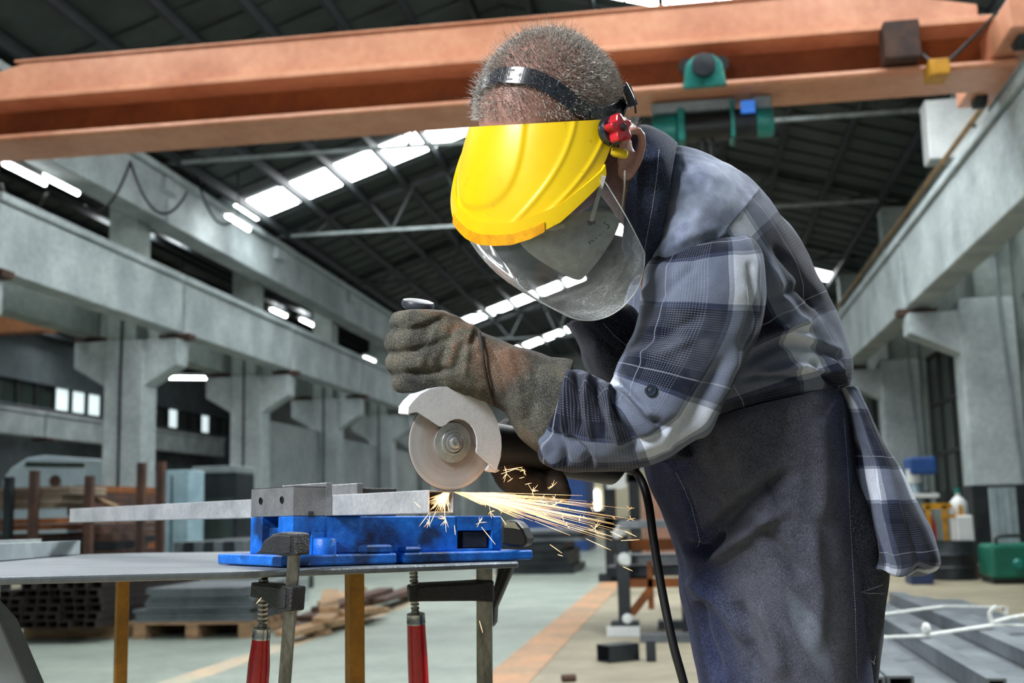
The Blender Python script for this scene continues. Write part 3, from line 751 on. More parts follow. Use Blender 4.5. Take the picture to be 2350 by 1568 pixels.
# keg-like drum, drill press, yellow cart, green machine, pale panel
p = PZ(2188, 1330); r = 52 / 2700 * p.y
dr = thing('steel_drum', 'low dark grey steel drum standing by the right columns', 'drum', p)
H = PY(2188, 1242, p.y).z
MB().lathe([(r, 0), (r, H * .3), (r * 1.04, H * .33), (r, H * .36), (r, H * .62), (r * 1.04, H * .66), (r, H * .7), (r, H), (r * .96, H), (r * .96, H - .03), (0, H - .03)], 28).build('shell', M_dsteel, dr, 'auto')
YD = 16.6
b0 = PY(2122, 1290, YD)
dp = thing('drill_press', 'blue headed drill press on pale blue column behind the drum', 'drill press', (b0.x, YD, 0))
zz = lambda py: PY(2125, py, YD).z
MB().box(-.22, .22, -.2, .3, 0, .12).build('base', M_bluebox, dp, bevel=.02)
MB().tube([(0, .15, .1), (0, .15, zz(1085))], .075, 14).build('column', pmat('pale_blue_column', hx('#9db4bf'), hx('#7f97a3'), 2, .4), dp, True)
MB().box(-.17, .2, -.25, .3, zz(1142), zz(1133)).build('drill_table', M_white, dp)
MB().box(-.14, .2, -.25, .3, zz(1090), zz(1050)).build('head', M_bluebox, dp, bevel=.03)
MB().lathe([(.1, 0), (.1, .18)], 16, (-.08, -.1, zz(1108)), (0, 0, 1)).build('chuck_guard', M_white, dp, 'auto')
YC = 15.2
cx0 = PY(2130, 1240, YC).x
ct = thing('yellow_cart', 'yellow framed cart with red cylinders beside the wide right column', 'cart', (cx0, YC, 0))
xx = lambda px: PY(px, 1240, YC).x - cx0
zz = lambda py: PY(2170, py, YC).z
for px in (2130, 2168, 2205): MB().box(xx(px), xx(px) + .05, 0, .05, 0, zz(1160)).build('post', M_yel, ct)
MB().box(xx(2125), xx(2190), 0, .06, zz(1168), zz(1155)).build('rail', M_yel, ct)
MB().box(xx(2165), xx(2222), -.02, .05, zz(1190), zz(1182)).build('rail', M_yel, ct)
MB().box(xx(2125), xx(2222), 0, .4, .1, .16).build('tray', M_yel, ct)
MB().box(xx(2196), xx(2235), -.05, .3, .3, zz(1184)).build('side_box', M_white, ct, bevel=.02)
ex = thing('red_cylinder', 'red gas cylinder standing in the yellow cart', 'cylinder', (cx0 + xx(2144), YC + .16, .161))
MB().lathe([(.06, 0), (.065, .02), (.065, zz(1180) - .3), (.03, zz(1180) - .2), (.02, zz(1180) - .17)], 16).build('body', M_red, ex, 'auto')
MB().lathe([(.02, 0), (.02, .05)], 10, (0, 0, zz(1180) - .17)).build('valve', M_white, ex, 'auto')
bt = thing('white_bottle', 'white plastic bottle with teal cap on the yellow cart', 'bottle', (cx0 + xx(2210), YC + .1, zz(1184)))
MB().lathe([(.09, 0), (.1, .03), (.1, .16), (.05, .22), (.03, .23), (.03, .28)], 18).build('body', M_white, bt, 'auto')
MB().lathe([(.035, .27), (.035, .33), (0, .33)], 14).build('cap', M_teal, bt, 'auto')
p = PZ(2300, 1342); 
gm = thing('green_machine', 'dark green welding machine at the right frame edge', 'machine', (p.x - .1, p.y, 0))
H = PY(2300, 1250, p.y).z
MB().box(0, .55, 0, .6, .06, H).build('case', M_green, gm, bevel=.04)
MB().lathe([(.05, 0), (.06, .02), (.04, .05)], 16, (.28, 0, H * .5), (0, -1, 0)).build('dial', M_teal, gm, 'auto')
MB().box(.02, .53, .04, .56, 0, .06).build('skid', M_black, gm)
MB().tube(catmull([(.1, .1, H), (.12, .1, H + .08), (.4, .1, H + .08), (.45, .1, H)], 5), .02, 8).build('handle', M_black, gm, True)
a0, a1, b0_, b1_, z0, z1 = boxpx(2280, 1118, 2332, 1250, 15.5, .06)
pn = thing('pale_panel', 'pale blue ribbed sheet leaning by the wide right column', 'panel', (a0, b0_, 0))
for k in range(4): MB().box((a1 - a0) * k / 4 + .004, (a1 - a0) * (k + 1) / 4 - .004, (k % 2) * .02, .06, 0, z1).build('strip', pmat('pale_blue_sheet', hx('#a9b9c0'), hx('#8c9ea6'), 2, .5), pn)
a0, a1, b0_, b1_, z0, z1 = boxpx(2088, 1243, 2110, 1282, 18.0, .3)
tag(MB().box(a0, a1, b0_, b1_, 0, z1).box(a0 + .03, a1 - .03, b0_ + .05, b1_ - .05, z1, z1 + .03).build('red_crate', pmat('orange_red', hx('#b8331a'), hx('#8f2714'), 3, .5), bevel=.01), 'orange red crate behind the shirt tail', 'crate')
a0, a1, b0_, b1_, z0, z1 = boxpx(2090, 1285, 2140, 1315, 14, .4)
tag(MB().box(a0, a1, b0_, b1_, 0, z1).box(a0 - .02, a1 + .02, b0_ - .02, b1_ + .02, z1, z1 + .02).build('blue_tray', pmat('navy_plastic', hx('#25365c'), hx('#1b2847'), 3, .5), bevel=.01), 'navy plastic tray on the floor left of the drum', 'tray')
p = PZ(2255, 1325)
o = MB().lathe([(.05, 0), (.07, .03), (.06, .1), (.03, .14), (.03, .18)], 14).build('red_jug', pmat('dull_red', hx('#8e4a44'), hx('#6f3732'), 4, .4), None, 'auto'); o.location = p
tag(o, 'small dull red jug on the floor right of the drum', 'jug')
# ================================================================ WORKBENCH
M_plate = pmat('bench_plate', hx('#7f868a'), hx('#5d646a'), 3, 0.42, metal=0.75, bump=0.12, bscale=60, sc=(1, 3, 1), lo=0.3, hi=0.75, rv=0.25)
M_cast = pmat('black_casting', hx('#1c1e22'), hx('#0f1113'), 30, 0.45, bump=0.5, bscale=380, spec=0.6)
M_vblue = None
def blue_cast():
    n = NT('blue_cast_paint'); co = n.coord('Object')
    big = n.noise(co, 14, 5); fine = n.noise(co, 300, 3); mid = n.noise(co, 60, 5)
    col = n.ramp(mid, [(0.3, hx('#0a55ad')), (0.55, hx('#1168c8')), (0.75, hx('#2f86da'))])
    dirt = n.ramp(big, [(0.52, 0.0), (0.66, 1.0)])
    col = n.mix(n.math('MULTIPLY', dirt, 0.85), col, hx('#0b1524'))
    chip = n.ramp(n.noise(co, 180, 2), [(0.71, 0.0), (0.74, 1.0)])
    col = n.mix(n.math('MULTIPLY', chip, 0.7), col, hx('#b9c4cc'))
    n.set(base_color=col, roughness=n.math('MULTIPLY_ADD', big, 0.3, 0.28))
    n.bump(n.math('ADD', fine, n.math('MULTIPLY', mid, 1.5)), 0.35, 0.0015); return n.m
M_vblue = blue_cast()
M_ground = pmat('ground_steel', hx('#9fa1a2'), hx('#6b6e70'), 25, 0.34, metal=0.5, bump=0.15, bscale=250, lo=0.25, hi=0.8, rv=0.3)
M_ground_d = pmat('oily_steel', hx('#56595b'), hx('#303234'), 18, 0.45, metal=0.6, bump=0.2, bscale=300, lo=0.3, hi=0.7)
M_tube = pmat('galvanised_tube', hx('#c3c7ca'), hx('#969b9f'), 16, 0.34, metal=0.35, bump=0.06, bscale=200, lo=0.3, hi=0.75, rv=0.2)
M_zinc = pmat('zinc_plated', hx('#c6c8c2'), hx('#9da09a'), 30, 0.25, metal=1.0)
M_bar = pmat('clamp_bar_steel', hx('#7f817c'), hx('#565854'), 20, 0.32, metal=0.9, sc=(4, 4, 1))
M_redw = pmat('red_lacquer', hx('#c00c16'), hx('#a00a12'), 12, 0.22, spec=0.6)
M_ochre = pmat('ochre_paint', hx('#b37c14'), hx('#7d5611'), 14, 0.4, bump=0.15, bscale=120, lo=0.3, hi=0.75)
M_rub = pmat('black_rubber', hx('#111214'), hx('#0a0b0c'), 20, 0.45)
TZ = 0.85
def plane_pt(px, py, O, n):
    r = ray(px, py); return CAM + r * ((O - CAM).dot(n) / r.dot(n))
va = V((.695, .719, -.020)).normalized(); vb = V((-.719, .695, 0)); vb = (vb - va * vb.dot(va)).normalized(); vc = va.cross(vb)
VO = V((-.566, 1.632, TZ + .0012))
TP = lambda x, y: plane_pt(x, y, VO - vc * .0012, vc)
outline = [TP(-260, 1331), TP(560, 1311), TP(700, 1306), TP(1190, 1289), TP(1160, 1275), TP(985, 1258), TP(760, 1262), TP(530, 1267), TP(330, 1269), TP(170, 1273), TP(20, 1282), TP(-200, 1298)]
tb_ = thing('work_table', 'round edged steel plate work table on ochre legs', 'table', (-0.7, 2.0, 0))
plate = MB().prism(outline, vc * -0.0095).build('table_top', M_plate, tb_, bevel=0.003, thing_frame=tb_)
def tz_at(x, y): return (VO.z - .0012) - ((x - VO.x) * vc.x + (y - VO.y) * vc.y) / vc.z - .0097
def leg_px(x0, x1, D):
    a = P((x0 + x1) / 2, 1330, D); w = (x1 - x0) / FPX * D; x, y = a.x, a.y; t = .005
    poly = [(x - w * .5, y), (x - w * .14, y - w * .34), (x + w * .5, y), (x + w * .5 - .002, y + t), (x - w * .14, y - w * .34 + t * 1.4), (x - w * .5 + .002, y + t)]
    z1 = min(tz_at(px_, py_) for px_, py_ in poly)
    return MB().prism([(a_, b_, 0) for a_, b_ in poly], (0, 0, z1)).build('leg', M_ochre, tb_, bevel=0.0008, thing_frame=tb_)
leg_px(264, 298, 2.42); leg_px(790, 837, 1.86); leg_px(-120, -80, 1.9); leg_px(800, 832, 2.30)
# dark stand leg at the lower left
o = MB().prism([P(-60, 1360, 1.5), P(0, 1425, 1.5), P(64, 1575, 1.5), P(120, 1760, 1.5), P(60, 1760, 1.5), P(0, 1600, 1.5), P(-80, 1420, 1.5)], V((0, 0.04, 0))).build('slanted_strut', M_steel, bevel=.003)
o2 = thing('roller_stand', 'dark slanted steel stand leg at the lower left corner', 'stand', (P(30, 1560, 1.5).x, P(30, 1560, 1.5).y, 0))
o.parent = o2; o.matrix_parent_inverse = o2.matrix_basis.inverted()
MB().bar(P(90, 1700, 1.52), V((P(250, 1700, 1.5).x, P(90, 1700, 1.5).y, 0.0)), .03, .04).build('foot', M_steel, o2, thing_frame=o2)
# square tubes waiting on the table
def rtube_world(name, a, b, w, h, t, label, group=None, mat=None):
    """rectangular tube from a to b (bottom centre points)"""
    d = (b - a); L = d.length; y = d.normalized(); z = V((0, 0, 1)); x = y.cross(z).normalized(); z = x.cross(y)
    o = rect_tube(w, h, L, t).build(name, mat or M_tube, None, bevel=0.0012); o.matrix_basis = frame(a, x, y, z)
    return tag(o, label, 'steel tube', group)
e = TP(157, 1274); e2 = TP(0, 1287)
d_ = (e2 - e).normalized()
rtube_world('square_tube', e + V((0, 0.02, .0005)), e + V((0, .02, .0005)) + d_ * 0.7, .03, .03, .002, 'grey square tube lying on the left of the table, front one', 'tubes on the table', M_grey)
e = TP(57, 1266); rtube_world('square_tube', e + V((0, .05, .0005)), e + V((0, .05, .0005)) + d_ * 0.6, .03, .03, .002, 'grey square tube lying on the left of the table, rear shorter one', 'tubes on the table', M_grey)

# ---------------------------------------------------------------- machine vise
VM = frame((-.566, 1.632, TZ + .0012), va, vb, vc)
vs = thing('machine_vise', 'blue cast iron machine vise with steel jaws bolted on the table', 'vise', M=VM)
bw = .14
mb = MB()
mb.box(-.032, .155, -.03, .185, 0, .0155, .002); mb.box(.168, .412, -.03, .185, 0, .0155, .002); mb.box(.15, .175, -.012, .185, 0, .0155)
base_p = mb.build('base_plate', M_vblue, vs, bevel=.0015)
MB().box(.105, .148, -.029, -.004, .0155, .028, .003).box(.172, .2, -.028, -.004, .0155, .024, .003).build('bolt_lug', M_vblue, base_p)
mb = MB()
mb.box(.05, .285, 0, bw, .0155, .07, .0015)
mb.box(.352, .372, 0, bw, .0155, .07, .0015)
mb.box(.28, .355, 0, bw, .047, .07); mb.box(.28, .355, 0, bw, .0155, .019); mb.box(.28, .355, .04, bw - .04, .019, .047)
mb.box(0, .055, 0, .047, .046, .07, .001); mb.box(0, .055, .1, bw, .0155, .07, .001); mb.box(.012, .055, .04, .105, .036, .054, .001)
mb.box(.03, .055, 0, .1, .0155, .05)
mb.build('body', M_vblue, vs, bevel=.0015)
MB().lathe([(.017, .0), (.0175, .002), (.0175, .02), (.015, .023), (.006, .024)], 20, (.05, -.001, .0155)).build('boss', M_vblue, vs, 'auto')
MB().box(.3, .346, .006, .03, .021, .045).build('slide_nut', M_ground_d, vs)
MB().lathe([(.012, 0), (.012, .02)], 16, (.292, .012, .033), (0, 1, 0)).build('spindle_bore', M_black, vs)
jA = MB().box(0, .052, 0, bw, .0702, .112, .0008).build('fixed_jaw', M_ground, vs)
for y in (.035, .105):
    MB().lathe([(.0052, 0), (.0052, .0012), (.0035, .0014), (.0035, -.004)], 16, (-.0006, y, .094), (-1, 0, 0)).build('bolt_hole', M_black, jA)
MB().box(.024, .032, -.0008, .004, .0695, .077).build('key', M_ground_d, jA)
MB().box(0.0, .0515, .0, bw, .112, .1126).build('grime', pmat('filings', hx('#4a4b4b'), hx('#1d1e1e'), 120, .9, bump=1.0, bscale=500), jA)
MB().box(.052, .0615, -.001, bw + .001, .0702, .1185, .0006).build('jaw_plate', M_ground, vs)
MB().box(.1035, .113, -.001, bw + .001, .0702, .1185, .0006).build('jaw_plate', M_ground, vs)
MB().box(.113, .175, 0.004, bw - .004, .0702, .112, .001).build('moving_jaw', M_ground_d, vs)
# crank handle
hn = MB(); Dh = 1.885
hn.prism([P(x, y, Dh) for x, y in ((1150, 1212), (1154, 1199), (1166, 1193), (1187, 1197), (1200, 1212), (1211, 1236), (1209, 1250), (1198, 1257), (1166, 1255), (1150, 1250))], V((.005, .045, 0)))
hd = hn.build('crank_handle', M_rub, vs, bevel=.006, thing_frame=vs)
MB().prism([P(x, y, Dh - .002) for x, y in ((1156, 1203), (1166, 1197), (1182, 1200), (1194, 1216), (1180, 1213), (1158, 1211))], V((0, .004, 0))).build('socket_face', M_zinc, hd, thing_frame=vs)
# clamped tube being cut
to = rect_tube(.040, .030, 1.492, .0025).build('cut_tube', M_tube, None, bevel=.0015)
to.matrix_basis = VM @ frame((.0825, -.256, .0706), (1, 0, 0), (0, 1, 0), (0, 0, 1))
tag(to, 'bright rectangular steel tube clamped in the vise and being cut', 'steel tube')

# ---------------------------------------------------------------- F-clamps
def threaded(a, b, r, n):
    pts, rs = [], []
    for k in range(n * 2 + 1):
        pts.append(a.lerp(b, k / (2 * n))); rs.append(r if k % 2 else r * .78)
    return pts, rs
def fclamp(label, bar_px, Db, up_poly, low_poly, Dspin, spin, ferr, hand, thick=.02, two_sided=True):
    """bar_px: (x_top,y_top,x_bot,y_bot,width_px)"""
    x0, y0, x1, y1, w = bar_px
    A, B = P(x0, y0, Db), P(x1, y1, Db)
    t = thing('bar_clamp', label, 'clamp', (B.x, B.y, B.z), group='red handled bar clamps')
    d = (B - A).normalized(); wd = w / FPX * Db
    S = P(spin[0][0], spin[0][1], Dspin); S2 = P(spin[1][0], spin[1][1], Dspin)
    h = (S - A); h = (h - d * h.dot(d)).normalized()      # from the bar toward the spindle
    n = h.cross(d).normalized()
    def lbox(mb, P0, P1, ww, tt):
        x = VR - d * VR.dot(d); x.normalize(); y = x.cross(d)
        mb.prism([P0 - x * ww / 2 - y * tt / 2, P0 + x * ww / 2 - y * tt / 2, P0 + x * ww / 2 + y * tt / 2, P0 - x * ww / 2 + y * tt / 2], P1 - P0)
        return x, y
    mb = MB(); x, y = lbox(mb, A, B + d * .12, wd, .0085)
    bar = mb.build('bar', M_bar, t, bevel=.0008, thing_frame=t)
    sr = MB(); L = (B - A).length; k = 0                      # serrations on the bar edge
    while k * .0022 < L:
        p = A + d * (k * .0022) + x * wd / 2
        sr.prism([p - y * .003, p + y * .003, p + y * .003 + x * .0007 + d * .0006, p - y * .003 + x * .0007 + d * .0006], d * .0010); k += 1
    tag(sr.build('serration', M_bar, bar, thing_frame=t), kind='stuff')
    for nm, poly in (('fixed_arm', up_poly), ('sliding_arm', low_poly)):
        if not poly: continue
        pts = [plane_pt(px, py, A, n) for px, py in poly]
        c = sum(pts, V((0, 0, 0))) / len(pts)
        arm = MB().prism([p - n * thick / 2 for p in pts], n * thick).build(nm, M_cast, t, bevel=.0025, thing_frame=t)
        inner = [c + (p - c) * .72 for p in pts]
        sd = -1 if n.dot(VT) < 0 else 1
        MB().prism([p + n * sd * (thick / 2 - .0005) for p in [c + (p - c) * .8 for p in pts]], n * sd * .0022).build('rib', M_cast, arm, bevel=.001, thing_frame=t)
    pts, rs = threaded(S, S2, .0074, 11)
    sp = MB().tube(pts, rs, 12).build('spindle', M_zinc, t, thing_frame=t)
    f0, f1 = P(*ferr[0], Dspin), P(*ferr[1], Dspin)
    rf = ferr[2] / FPX * Dspin / 2; ax = (f1 - f0).normalized(); Lf = (f1 - f0).length
    MB().lathe([(rf * .8, 0), (rf, .001), (rf, Lf * .7), (rf * 1.03, Lf * .75), (rf * 1.03, Lf)], 20, f0, ax).build('ferrule', M_zinc, t, 'auto', thing_frame=t)
    h1 = P(*hand[0], Dspin); rh = hand[1] / FPX * Dspin / 2; Lh = (h1 - f1).length
    MB().lathe([(rf * .98, 0), (rf, .004), (rh * 1.0, Lh * .5), (rh * 1.04, Lh), (rh, Lh + .03), (rh * .6, Lh + .045), (0, Lh + .047)], 20, f1, ax).build('handle', M_redw, t, 'auto', thing_frame=t)
    q0 = S - ax * .010
    MB().lathe([(.007, 0), (.010, .002), (.010, .006), (.006, .011)], 16, q0, ax).build('swivel_pad', M_zinc, sp, 'auto', thing_frame=t)
    return t
fclamp('bar clamp with red handle at the left end of the blue vise', (678, 1232, 652, 1580, 27), 1.56,
       [(600, 1270), (612, 1262), (622, 1240), (640, 1226), (662, 1221), (694, 1224), (695, 1274), (664, 1276), (640, 1272)],
       [(592, 1336), (640, 1340), (686, 1346), (682, 1402), (655, 1403), (620, 1378), (590, 1370)], 1.63,
       ((605, 1328), (602, 1442)), ((601, 1440), (599, 1466), 41), ((590, 1580), 50), .022)
fclamp('bar clamp with red handle under the right end of the blue vise', (1111, 1304, 1112, 1580, 36), 1.93,
       None, [(936, 1345), (955, 1340), (1060, 1335), (1130, 1330), (1131, 1380), (1085, 1377), (965, 1378), (937, 1380)], 1.90,
       ((949, 1312), (953, 1410)), ((954, 1408), (955, 1432), 42), ((957, 1580), 46), .024)
br = thing('corner_brace', 'black curved brace hanging under the right end of the table', 'brace', P(1140, 1430, 2.0))
MB().prism([P(x, y, 2.0) for x, y in ((1143, 1295), (1178, 1295), (1172, 1312), (1136, 1395), (1134, 1430), (1126, 1442), (1119, 1436), (1121, 1385), (1137, 1330))], V((.003, .022, 0))).build('web', M_cast, br, bevel=.003, thing_frame=br)
MB().prism([P(x, y, 1.995) for x, y in ((1158, 1300), (1164, 1300), (1130, 1388), (1125, 1386))], V((.0, .006, 0))).build('rib', M_cast, br, thing_frame=br)

# ---------------------------------------------------------------- angle grinder
gn = (VR * .5 + VT * .866 + VU * .02).normalized()           # disc normal (toward the viewer)
gC = P(1036, 1015.5, 1.540)
gu = VU - gn * VU.dot(gn); gu.normalize(); gr = gu.cross(gn).normalized()
GM = frame(gC, gr, gu, gn)
gI = GM.inverted()
ag = thing('angle_grinder', 'angle grinder with pale grey guard and brown cutting disc', 'angle grinder', M=GM)
def disc_mat():
    n = NT('abrasive_disc'); c = n.n('TexCoord'); s = n.n('SeparateXYZ'); n.l(c.outputs['Object'], s.inputs[0])
    r = n.math('SQRT', n.math('ADD', n.math('MULTIPLY', s.outputs[0], s.outputs[0]), n.math('MULTIPLY', s.outputs[1], s.outputs[1])))
    cv = n.n('CombineXYZ'); n.l(n.math('MULTIPLY', r, 520.0), cv.inputs[0]); n.l(n.math('MULTIPLY', s.outputs[2], 10.0), cv.inputs[1])
    rings = n.noise(cv.outputs[0], 1.0, 3)
    soft = n.noise(c.outputs['Object'], 28, 3)
    col = n.ramp(rings, [(0.3, hx('#95979a')), (0.55, hx('#b0b2b4')), (0.75, hx('#787a7c'))])
    inner = n.ramp(r, [(0.02, 1.0), (0.048, 0.0)])
    col = n.mix(n.math('MULTIPLY', inner, 0.55), col, hx('#7d5a41'))
    col = n.mix(n.math('MULTIPLY', n.ramp(soft, [(.52, 0.0), (.7, 1.0)]), .35), col, hx('#9a5f3e'))
    n.set(base_color=col, roughness=0.5); n.bump(rings, .12, .0004); return n.m
M_disc = disc_mat()
M_drim = pmat('disc_rim', hx('#3a322c'), hx('#241f1b'), 60, .8)
M_guard = pmat('guard_grey', hx('#d3d6da'), hx('#c3c6ca'), 40, .42, lo=.2, hi=.8)
R = .0625
dk = MB().lathe([(0.011, .0012), (.0605, .0012), (.0620, .0006)], 96).build('cutting_disc', M_disc, ag, False)
MB().lathe([(.0620, .0006), (R, 0), (.0622, -.0012), (.05, -.0014), (.011, -.0014)], 96).build('disc_edge', M_drim, dk, False)
mb = MB().lathe([(.0265, .0013), (.0268, .003), (.0262, .0042), (.017, .0046), (.0165, .007), (.0145, .0072), (.0135, .0055), (.0118, .0055), (.0118, .0082), (.0102, .0086), (.0088, .0072), (.0074, .0072), (.0074, .0125), (.006, .0135), (0.0035, .0135), (.003, .0115), (0, .0112)], 40)
mb.build('flange_nut', pmat('turned_steel', hx('#c9cccc'), hx('#aaadad'), 30, .36, metal=.85), dk, 'auto')
# guard: outline traced in the disc plane, rim wall going back
gO = gC + gn * .010
outer = [(937, 951), (938, 935), (948, 921), (965, 905), (988, 893), (1013, 888), (1038, 887), (1066, 893), (1094, 906), (1114, 922), (1130, 944), (1143, 972), (1150, 1003), (1151, 1026), (1149, 1049), (1140, 1079)]
inner = [(1137, 1079), (1115, 1060), (1093, 1040), (1092, 1034), (1094, 1026), (1093, 1003), (1087, 987), (1079, 975), (1067, 966), (1053, 962), (1043, 963), (1033, 967), (1024, 975), (1014, 980), (1008, 979), (982, 962), (957, 946)]
po = [gI @ plane_pt(x, y, gO, gn) for x, y in outer]; pi_ = [gI @ plane_pt(x, y, gO, gn) for x, y in inner]
poly = po + pi_
gmb = MB(); n_ = len(poly)
gmb.add(poly + [p - V((0, 0, .0018)) for p in poly], [tuple(range(n_)), tuple(range(2 * n_ - 1, n_ - 1, -1))] + [(i, (i + 1) % n_, (i + 1) % n_ + n_, i + n_) for i in range(n_)])
gd_ = gmb.build('guard', M_guard, ag, bevel=.0008)
wm = MB(); m_ = len(po)                                    # rim wall
back = [V((p.x * 1.005, p.y * 1.005, -.020)) for p in po]; ins = [V((p.x * .965, p.y * .965, -.020)) for p in po]; insf = [V((p.x * .965, p.y * .965, p.z - .002)) for p in po]
fr = [V((p.x, p.y, p.z)) for p in po]
wm.add(fr + back + ins + insf, [(i + r_ * m_, i + 1 + r_ * m_, i + 1 + ((r_ + 1) % 4) * m_, i + ((r_ + 1) % 4) * m_) for i in range(m_ - 1) for r_ in range(4)] + [(0, m_, 2 * m_, 3 * m_), (m_ - 1, 2 * m_ - 1, 3 * m_ - 1, 4 * m_ - 1)])
wm.build('guard_rim', M_guard, gd_, 'auto')
lp = [gI @ plane_pt(x, y, gC - gn * .004, gn) for x, y in ((1107, 1078), (1118, 1062), (1140, 1079), (1130, 1084), (1113, 1082))]
MB().prism(lp, V((0, 0, .010))).build('guard_lip', M_guard, gd_, bevel=.001)
# gear head and body behind the disc
M_gbody = pmat('grinder_black', hx('#17181a'), hx('#0e0f10'), 30, .5)
MB().lathe([(.020, -.004), (.022, -.012), (.033, -.016), (.036, -.03), (.036, -.055), (.03, -.068), (.012, -.072)], 28).build('gear_head', M_ground_d, ag, 'auto')
bs, be = gC - gn * .045 + gr * .02, P(1418, 1062, 1.735)
bd = (be - bs)
MB(ag.matrix_basis.inverted()).tube([bs, bs + bd * .12, bs + bd * .2, bs + bd * .5, bs + bd * .8, bs + bd * .96, be], [.034, .036, .032, .030, .033, .034, .024], 24).build('motor_body', M_gbody, ag, True)
MB(ag.matrix_basis.inverted()).tube(catmull([be - bd * .02, P(1446, 1072, 1.73), P(1458, 1084, 1.728)], 5), [.012, .0118, .0115, .011, .0105, .0102, .01, .0095, .009, .0085, .0082], 14).build('cord_sleeve', M_rub, ag, True)
cord = catmull([P(1440, 1070, 1.73), P(1458, 1083, 1.728), P(1476, 1112, 1.72), P(1489, 1160, 1.70), P(1500, 1240, 1.68), P(1520, 1360, 1.66), P(1545, 1480, 1.64), P(1572, 1580, 1.63), P(1625, 1800, 1.62), P(1660, 2200, 1.6), V((.5, 1.55, .012)), V((.9, 1.3, .008))], 10)
MB(ag.matrix_basis.inverted()).tube(cord, .0062, 12).build('power_cord', M_rub, ag, True)
h0, h1 = P(1013, 905, 1.595), P(958, 712, 1.60)
hdv = (h1 - h0)
MB(ag.matrix_basis.inverted()).lathe([(.010, 0), (.013, .02), (.016, hdv.length * .5), (.017, hdv.length * .9), (.015, hdv.length)], 20, h0, hdv).build('side_handle', M_rub, ag, 'auto')
cd = (VU + VR * .14 + VT * .16).normalized()
MB(ag.matrix_basis.inverted()).lathe([(.0, -.004), (.0195, -.004), (.0222, -.001), (.0225, .003), (.021, .0068), (.017, .0082), (0, .0085)], 32, P(958.5, 703, 1.60), cd).build('handle_cap', pmat('handle_cap_grey', hx('#3d4148'), hx('#2c3036'), 30, .35), ag, 'auto')
c_ = P(948, 917, 1.585)
MB(ag.matrix_basis.inverted() @ Matrix.Translation(c_)).box(-.006, .008, -.01, .012, -.005, .005, .002).build('red_collar', M_red, ag)

# ---------------------------------------------------------------- sparks
random.seed(11)
sp = MB()
def streak(p, q, r, seg=4):
    sp.tube([p, p.lerp(q, .55), q], [r * .55, r, r * .25], seg, True)
def burst(p, r, n, len_):
    for _ in range(n):
        d = V((random.gauss(0, 1), random.gauss(0, 1), random.gauss(0, 1))).normalized()
        streak(p, p + d * len_ * random.uniform(.4, 1), r)
o_ = P(1040, 1129, 1.545)
for k in range(160):
    a = random.triangular(-1, 27, 11); ln = random.choice([random.uniform(60, 190), random.uniform(120, 330), random.uniform(150, 420)])
    if a > 20: ln *= .55
    s = random.uniform(.02, .75); ar = math.radians(a); dz = random.uniform(-.05, .06)
    x0, y0 = 1040 + ln * s * math.cos(ar), 1129 + ln * s * math.sin(ar)
    x1, y1 = 1040 + ln * math.cos(ar), 1129 + ln * math.sin(ar) + (ln / 420) ** 2 * 6
    p, q = P(x0, y0, 1.545 + dz * ln * s / 300), P(x1, y1, 1.545 + dz * ln / 300)
    streak(p, q, random.uniform(.00015, .00032))
    if random.random() < .22: burst(q, .0002, random.randint(3, 6), random.uniform(.004, .011))
for x, y, dx, dy in ((1262, 1250, 28, 20), (1345, 1237, 57, 26), (1400, 1220, 30, 14), (1230, 1155, 60, 10), (1302, 1168, 42, 8), (1280, 1273, 12, 4), (1435, 1220, 26, 12), (1425, 1241, 42, -2), (1350, 1215, 55, 17), (1430, 1301, 22, 10),
                     (1100, 1425, 8, 28), (1192, 1098, 12, -3), (1205, 1112, 15, -3), (1219, 1124, 17, 3), (1165, 1106, 12, -8), (1150, 1088, 40, -14), (1155, 1080, 45, -8), (1327, 1071, 36, 12), (1043, 1206, 2, 22), (1150, 1188, 12, 17), (1105, 1210, 32, 40), (951, 1152, 14, 14), (600, 1372, -12, 14)):
    streak(P(x, y, 1.50), P(x + dx, y + dy, 1.50), .00045)
for x, y in ((1268, 1117), (1222, 1128), (1162, 1087), (1202, 1080), (1280, 1155), (1365, 1213), (1125, 1175), (1100, 1200), (985, 1198), (1023, 1192)): burst(P(x, y, 1.5), .00025, 8, .012)
for k in range(90):                                          # fan pouring out of the cut end
    a = math.radians(random.triangular(55, 178, 105)); ln = random.uniform(10, 55)
    x1, y1 = 1020 + ln * math.cos(a), 1130 + ln * math.sin(a)
    streak(P(1020 + random.uniform(-4, 12), 1130 + random.uniform(0, 4), 1.512), P(max(984, min(x1, 1033)), min(y1, 1176), 1.50), random.uniform(.0002, .0004))
for x0, y0, x1, y1 in ((985, 1178, 962, 1208), (1000, 1175, 986, 1205), (1020, 1172, 1024, 1222), (1020, 1178, 1023, 1195)): streak(P(x0, y0, 1.5), P(x1, y1, 1.5), .0004)
so = sp.build('spark_shower', emat('spark_glow', (1.0, .55, .24), 3.2))
tag(so, 'shower of glowing orange sparks flying right from the cut tube', 'sparks', kind='stuff')
pl = bpy.data.lights.new('spark_light', 'POINT'); pl.energy = .025; pl.color = (1, .55, .2); pl.shadow_soft_size = .006
plo = bpy.data.objects.new('spark_light', pl); COL.objects.link(plo); plo.location = P(1012, 1150, 1.50)
